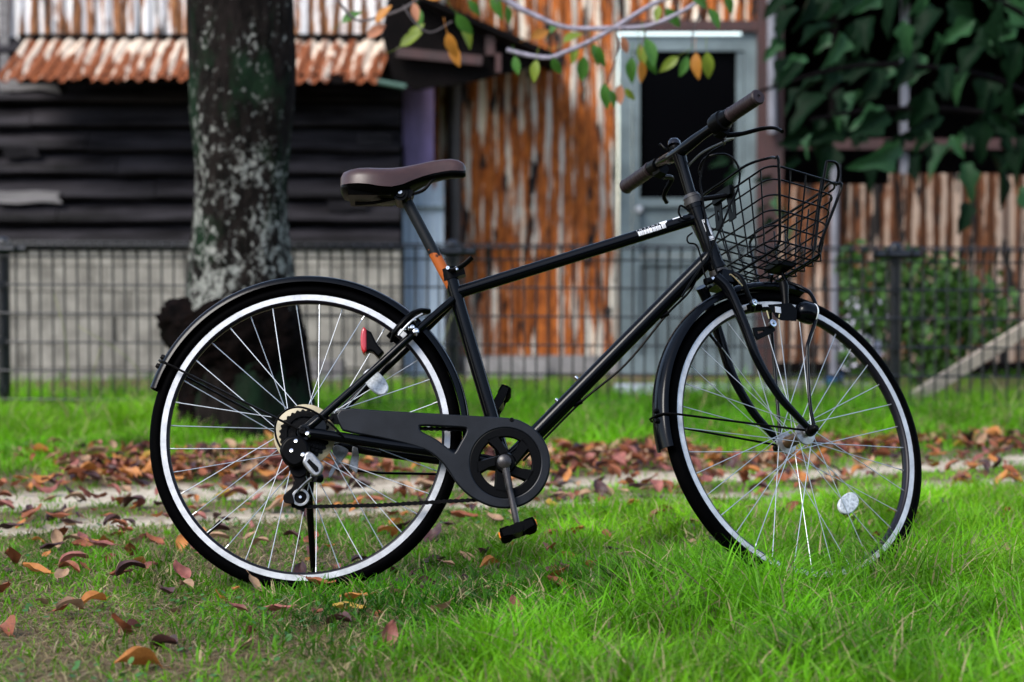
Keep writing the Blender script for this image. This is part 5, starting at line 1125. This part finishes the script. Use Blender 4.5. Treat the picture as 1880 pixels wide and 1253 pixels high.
def hgt(x, y):
    h = np.where(y < 6.9, .030 + .038 * right_side(x, y) + .038 * right_side(x, y) * (y < 5.45) + .026 * np.exp(-((x + .42) / .22) ** 2 - ((y - 5.05) / .13) ** 2) + .050 * np.exp(-((x - .70) / .26) ** 2 - ((y - 5.02) / .14) ** 2), .055)
    l = lane(x, y); h = np.where(l > 8.0, .050 + .075 * np.clip((y - 8.5) / 1.0, 0, 1), h); h = np.where((l > 6.7) & (l < 8.0), .022, h)
    return h * np.clip(1 + .42 * sd_noise(x, y, 7, 4), .45, 1.7)
def tint(x, y, r, n):
    g = np.array([.115, .37, .003]); g2 = np.array([.235, .48, .010]); g3 = np.array([.040, .17, .004]); straw = np.array([.40, .33, .17])
    k = r.uniform(0, 1, n)[:, None]; s_ = (.5 + .5 * sd_noise(x, y, 3, 6))[:, None]; c = g * (1 - k) + (g2 * s_ + g3 * (1 - s_)) * k; c = c * np.clip(.88 + .36 * sd_noise(x, y, 9, 16) + .30 * sd_noise(x, y, 24, 17), .28, 1.35)[:, None]
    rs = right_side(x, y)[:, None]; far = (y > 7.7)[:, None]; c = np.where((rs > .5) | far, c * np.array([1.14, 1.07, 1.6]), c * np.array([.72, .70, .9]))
    drypatch = np.clip(sd_noise(x, y, 4, 8), 0, 1) * (1 - right_side(x, y)) * (y < 6.6)
    dry = r.uniform(0, 1, n) < (.11 + .16 * drypatch); c[dry] = straw * r.uniform(.5, 1.1, (dry.sum(), 1)); return c
N1 = 360000
x, y, r = field(N1, 3.75, 10.9, 21); keep = (r.uniform(0, 1, N1) < dens(x, y) * np.clip(1.25 - .07 * y, .3, 1)); x, y = x[keep], y[keep]; n = len(x)
h = hgt(x, y) * r.uniform(.45, 1.35, n); w = (.0020 + .0030 * r.uniform(0, 1, n) ** 1.5) * np.where(y > 7.5, 1.4, 1.15)
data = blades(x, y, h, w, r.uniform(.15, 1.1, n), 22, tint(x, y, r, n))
grass_obj('grass', data, grassm, 'green lawn grass around and under the bicycle, longer in front', 'grass')
r = np.random.default_rng(61); tx_, ty_ = [], []      # coarser tufts standing out of the lawn and along the fence
for i in range(420):
    if i < 200: yy = r.uniform(8.9, 10.05); xx = r.uniform(-1, 1) * (.235 * yy + .5)
    elif i < 350: yy = r.uniform(3.9, 5.6); xx = r.uniform(-.15, .235 * yy + .5)
    else: yy = r.uniform(4.2, 8.6); xx = r.uniform(-1, .6) * (.235 * yy + .3)
    tx_.append(xx + r.normal(0, .018, 26)); ty_.append(yy + r.normal(0, .018, 26))
x, y = np.concatenate(tx_), np.concatenate(ty_); n = len(x); tone = np.repeat(r.uniform(.45, 1.25, (420, 1)), 26, axis=0)
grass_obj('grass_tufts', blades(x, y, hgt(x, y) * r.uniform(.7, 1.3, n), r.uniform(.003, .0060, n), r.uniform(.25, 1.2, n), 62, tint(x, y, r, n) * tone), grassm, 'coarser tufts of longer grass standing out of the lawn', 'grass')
NC = 9000                                          # clover and other small broad leaves low in the turf
x, y, r = field(NC, 3.9, 7.0, 71); keep = r.uniform(0, 1, NC) < np.clip(sd_noise(x, y, 4.5, 12) * .9 + .25, 0, 1) * (1 - .6 * right_side(x, y)) * (lane(x, y) < 6.75); x, y = x[keep], y[keep]; n = len(x)
rad = r.uniform(.004, .0075, n); zc_ = gz(x, y) + r.uniform(.008, .030, n); tiltx, tilty = r.normal(0, .35, n), r.normal(0, .35, n); cm2 = MB(); rot0 = r.uniform(0, 6.28, n)
for i in range(n):
    vs = [(x[i], y[i], zc_[i])] + [(x[i] + rad[i] * math.cos(a + rot0[i]), y[i] + rad[i] * math.sin(a + rot0[i]), zc_[i] + rad[i] * (tiltx[i] * math.cos(a + rot0[i]) + tilty[i] * math.sin(a + rot0[i]) + .15)) for a in [2 * PI * q / 7 for q in range(7)]]
    cm2.add(vs, [(0, 1 + q, 1 + (q + 1) % 7) for q in range(7)])
tag(obj('clover', cm2, leafmat('clover_leaf', (.035, .14, .022), .3, c2=(.085, .24, .04)), sharp=180), 'small round clover leaves low in the short grass', 'clover', kind='stuff')
N3 = 95000                                         # dead straw lying flat between the blades
x, y, r = field(N3, 3.75, 7.1, 51); keep = r.uniform(0, 1, N3) < np.clip(.12 + .4 * (1 - right_side(x, y)) + .35 * sd_noise(x, y, 5.5, 2) + .5 * (1 / (1 + np.exp((x + .35) / .15))) * (y < 5.1), .05, 1) * (lane(x, y) < 6.85); x, y = x[keep], y[keep]; n = len(x)
tc_ = np.array([[.34, .25, .13], [.22, .15, .08], [.42, .34, .20], [.14, .09, .05], [.20, .22, .06]])[r.integers(0, 5, n)] * r.uniform(.6, 1.1, (n, 1))
grass_obj('straw', blades(x, y, r.uniform(.018, .045, n), r.uniform(.0018, .0042, n), r.uniform(1.3, 2.2, n), 52, tc_), grassm, 'dead straw and dry bits lying among the short grass', 'straw')
# rough grass beyond the fence
N2 = 26000
r = np.random.default_rng(31); y = r.uniform(10.3, 13.3, N2); x = r.uniform(-1, 1, N2) * (.235 * y + 1.0); k = r.uniform(0, 1, N2) < np.clip(.25 + .6 * sd_noise(x, y, 2.5, 9) + .5 * (y < 10.9), 0, 1); x, y = x[k], y[k]; n = len(x)
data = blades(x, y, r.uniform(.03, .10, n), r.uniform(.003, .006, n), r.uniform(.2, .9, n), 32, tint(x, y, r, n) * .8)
grass_obj('rough_grass', data, grassm, 'sparse rough grass on the ground beyond the wire fence', 'grass')
# tall seeding weeds by the fence
weedm = leafmat('tall_grass_stem', (.16, .26, .04), .3, c2=(.30, .34, .10)); seedm = leafmat('seed_head', (.36, .36, .17), .3)
def weed(px, py_top, Y, bend, seed, lab):
    r = random.Random(seed); b = at(px, 700, Y); b.z = float(gz(b.x, b.y)); t = at(px + bend, py_top, Y); wd = thing('tall_grass_plant', b, lab, 'grass plant', 'tall grass plants by the fence')
    c = V((b.x + (t.x - b.x) * .18, Y, b.z + (t.z - b.z) * .62)); P = [p - b for p in cr([b, c, t], 8)]
    obj('stalk', MB().tube(P, [.0022 - .0014 * i / 16 for i in range(17)], 5), weedm, wd)
    d = (P[-1] - P[-3]).normalized(); sm_ = MB()
    for k in range(24): q = P[-1] - d * .10 * k / 24; a = r.uniform(0, 6.28); sm_.tube([q, q + d * .008 + V((math.cos(a), math.sin(a), .2)) * .004], [.0016, .0003], 4)
    tag(obj('seed_head', sm_, seedm, wd), kind='stuff')
    for k in range(6):
        a = r.uniform(-1, 1); L_ = r.uniform(.12, .30); rg = []; dx = math.copysign(r.uniform(.15, .5), a)
        for j in range(7):
            s = j / 6; q = V((dx * L_ * s * s, .2 * a * L_ * s, L_ * s * (1 - .25 * s))); w_ = .004 * (1 - s ** 2) + .0003; rg.append([q + V((-w_, 0, 0)), q + V((0, .001, .0005)), q + V((w_, 0, 0))])
        obj('leaf', MB().loft(rg, closed=False, caps=False), weedm, wd, sharp=180)
weed(128, 540, 9.5, -28, 1, 'tall bent grass stalk with pale seed head, nearer the left fence post')
weed(275, 600, 9.4, -130, 2, 'long grass stalk arching far left, beside the tree foot')
weed(165, 640, 9.45, 20, 3, 'short leafy grass plant between the two seeding stalks by the fence')
weed(800, 580, 9.7, 30, 4, 'grass stalk by the fence between saddle post and rear wheel')
weed(1850, 690, 9.3, -30, 5, 'dry grass stalk at the far right below the leaning plank')
# ------------------------------------------------------------------ fallen leaves
LC = {'rust brown': leafmat('fallen_rust', (.20, .055, .022), .15, .6, c2=(.40, .12, .045)), 'dark maroon': leafmat('fallen_maroon', (.035, .012, .012), .1, .55, c2=(.09, .030, .028)), 'orange': leafmat('fallen_orange', (.55, .17, .03), .2, .55, c2=(.62, .26, .06)), 'yellow': leafmat('fallen_yellow', (.62, .36, .04), .25, .55, c2=(.70, .46, .10)), 'tan': leafmat('fallen_tan', (.36, .20, .11), .15, .65, c2=(.50, .31, .18)), 'pinkish red': leafmat('fallen_pinkish', (.24, .07, .055), .15, .6, c2=(.42, .14, .11))}
FM = {}
def fallen_mesh(c, k):
    if (c, k) in FM: return FM[(c, k)]
    r = random.Random(100 + k); mb = MB(); n = 8; W_ = (.52, .6, .62, .54, .6, .5)[k]; cup = (.8, 1.3, .5, -.8, 1.1, 1.7)[k]; ben = (.25, -.2, .45, .3, -.35, .1)[k]; cols = (-1, -.6, 0, .6, 1)
    for i in range(n + 1):
        t = i / n; w = W_ / 2 * math.sin(PI * min(1, t * .96 + .02)) ** .8 * (1.12 - .4 * t) + .004
        for cc_ in cols: mb.v.append((cc_ * w * (1 + (r.uniform(-.07, .07) if abs(cc_) == 1 else 0)), t - .5, cup * abs(cc_) ** 1.6 * w * .8 + ben * ((t - .5) ** 2) * 1.4 + .05 * math.sin(7 * t + 3 * cc_ + k) + r.uniform(-.02, .02)))
    m = len(cols); mb.f = [(i * m + j, i * m + j + 1, (i + 1) * m + j + 1, (i + 1) * m + j) for i in range(n) for j in range(m - 1)]
    mb.tube([(0, -.5, ben * .35), (.03, -.62, ben * .35 + .03), (.05, -.75, ben * .4 + .02)], .010, 5)
    me_ = mb.mesh('fallen_leaf', 180); me_.materials.append(LC[c]); FM[(c, k)] = me_; return me_
LG = 'fallen leaves on the ground'
def fallen(p, c, L_, label, lift=.012, yaw=None, tlt=.35, k=None):
    p = V(p); o = link('fallen_leaf', fallen_mesh(c, random.randrange(6) if k is None else k), None)
    o.location = (p.x, p.y, p.z + lift); o.rotation_euler = (random.gauss(0, tlt), random.gauss(0, tlt), random.uniform(0, 6.28) if yaw is None else yaw); o.scale = (L_,) * 3
    return tag(o, label, 'leaf', LG)
spec_l = [(255, 1236, 'orange', .098, 'big curled orange-brown leaf at the bottom edge, lower left', .022, 1.9, 1), (8, 1170, 'rust brown', .085, 'rust-brown leaf cut by the left edge, near the lower corner', .02, .5, 1), (300, 1200, 'dark maroon', .08, 'dark curled leaf just above the big orange-brown leaf at the bottom', .02, .9, 4), (640, 1130, 'yellow', .075, 'yellow-orange leaf in the grass below the rear wheel', .016, 1.5, 0), (715, 1195, 'pinkish red', .06, 'reddish leaf standing in the grass low down, below the pedal side of the rear wheel', .04, .2, 2), (440, 1200, 'tan', .06, 'tan leaf in the dry patch at lower left', .015, 1.2, 3), (252, 1052, 'orange', .065, 'orange and maroon leaf on the short grass left of the rear wheel', .025, 2.6, 4), (720, 1078, 'dark maroon', .11, 'long dark brown leaf right of the bottom of the rear wheel', .02, 1.6, 3), (880, 1100, 'tan', .07, 'tan leaf in the grass below the pedal', .02, 1.0, 2), (945, 1150, 'pinkish red', .06, 'blurred pinkish leaf in the foreground grass below the pedal', .045, .3, 2), (1085, 1102, 'yellow', .055, 'pale cream leaf standing upright in the grass between the wheels', .055, 1.57, 2), (1030, 995, 'rust brown', .075, 'rust-brown leaf on the grass just right of the near pedal', .02, 1.2, 0), (900, 1048, 'orange', .06, 'small orange leaf on the grass under the pedal', .02, 1.9, 1), (850, 962, 'rust brown', .09, 'rust-brown leaf between rear tyre and pedal', .02, 1.4, 0), (1065, 935, 'dark maroon', .08, 'dark maroon leaf cluster piece right of the crank', .02, 2.2, 4), (1435, 968, 'dark maroon', .08, 'dark folded leaf seen through the lower spokes of the front wheel', .03, 2.9, 5), (1845, 1045, 'tan', .05, 'tan leaf in the long grass at the right edge', .05, .3, 2), (425, 920, 'yellow', .10, 'big yellow leaf seen through the lower left spokes of the rear wheel', .02, 1.7, 0), (1590, 918, 'yellow', .07, 'bright yellow leaf beside the front wheel reflector', .02, 1.4, 0), (1010, 940, 'yellow', .06, 'small yellow leaf by the sandy track, right of the crank', .018, .8, 1), (165, 855, 'orange', .07, 'upright orange leaf in the litter left of the rear wheel', .05, .6, 2), (500, 878, 'tan', .09, 'tan leaf at the edge of the upper sandy strip, seen through the rear wheel', .02, 1.4, 0)]
for px, py, c, L_, lab, lift, yaw, k in spec_l:
    o = fallen(gp(px, py), c, L_ * .88, lab, lift * .8, yaw, .25, k)
    if lift > .035: o.rotation_euler[0] = 1.25
o_cream = [o for o in bpy.data.objects if o.name.startswith('fallen_leaf') and 'pale cream' in o.get('label', '')][0]
cm_ = leafmat('fallen_cream', (.55, .48, .24), .25, c2=(.66, .60, .34)); me_ = o_cream.data.copy(); me_.materials[0] = cm_; o_cream.data = me_
zone = [('litter', 165), ('between', 46), ('front', 42)]
cw = {'litter': (['rust brown'] * 5 + ['pinkish red'] * 3 + ['dark maroon'] * 4 + ['tan'] * 3 + ['orange'] * 3 + ['yellow']), 'between': ['rust brown'] * 3 + ['dark maroon'] * 3 + ['tan'] + ['orange'], 'front': ['dark maroon'] * 4 + ['rust brown'] * 3 + ['pinkish red'] * 2 + ['orange'] + ['tan']}
lab = {'litter': '%s %s leaf in the litter beyond the track, %s', 'between': '%s %s leaf on or between the sandy strips, %s', 'front': '%s %s leaf in the short grass, %s'}
def where(p):
    d = V(p) - CAM; px = 940 + FPX * d.dot(RT) / d.dot(FW)
    for lim, t_ in ((140, 'far left edge'), (270, 'left of the rear wheel'), (560, 'back half of rear wheel'), (850, 'front half of rear wheel'), (1040, 'by the crank'), (1220, 'just behind the front wheel'), (1460, 'back half of front wheel'), (1700, 'front half of front wheel')):
        if px < lim: return t_
    return 'right of the front wheel'
def zone_pos(zn):
    while True:
        y = random.uniform(4.3, 9.4); x = random.uniform(-1, 1) * (.215 * y + .03); l = lane(x, y)
        if zn == 'litter' and (abs(random.gauss(8.34, .34) - l) < .05 and l > 7.8 - .08 * random.random() ** 3 and sd_noise(np.array([x]), np.array([y]), 6, 44)[0] + .55 > random.random() * .9): break
        if zn == 'between' and 6.75 < l < 7.75: break
        if zn == 'front' and l < 6.8 and 4.55 < y < 6.7 and random.random() < (1.0 if x < .25 or y > 5.6 else .15) * (1 if y > 5.0 else .45): break
    return V((x, y, float(gz(x, y))))
for zn, cnt in zone:
    for i in range(cnt):
        c = random.choice(cw[zn]); L_ = random.uniform(.042, .080) * (.74 if zn == 'front' else 1); pp = zone_pos(zn); kq = random.randrange(6); fallen(pp, c, L_, lab[zn] % (('flattish', 'curled', 'broad', 'domed', 'cupped', 'rolled')[kq], c, where(pp)), random.uniform(.008, .05) if zn == 'litter' else random.uniform(.003, .014), tlt=.45, k=kq)
# the mass of further litter, too many to pick apart
for c in ('rust brown', 'dark maroon', 'tan', 'pinkish red', 'orange'):
    mm = MB()
    for i in range({'rust brown': 620, 'dark maroon': 440, 'tan': 420, 'pinkish red': 400, 'orange': 300}[c]):
        p = zone_pos('front' if i % 14 == 0 else 'between' if i % 8 == 0 else 'litter'); s = random.uniform(.03, .075); p.z += random.uniform(0, .03); src = fallen_mesh(c, i % 6); B_ = M4.Translation(p + V((0, 0, .008))) @ M4.Rotation(random.uniform(0, 6.28), 4, 'Z') @ M4.Rotation(random.gauss(0, .4), 4, 'X') @ M4.Diagonal((s, s, s, 1))
        mm.add([B_ @ v.co for v in src.vertices], [tuple(f.vertices) for f in src.polygons])
    tag(obj('leaf_litter', mm, LC[c], sharp=180), {'rust brown': 'rust-brown leaf litter massed beyond the sandy track', 'dark maroon': 'dark maroon leaf litter massed beyond the sandy track', 'tan': 'tan leaf litter massed beyond the sandy track', 'pinkish red': 'pinkish red leaf litter massed beyond the sandy track', 'orange': 'orange flecks of leaf litter beyond the sandy track'}[c], 'leaf litter', kind='stuff')
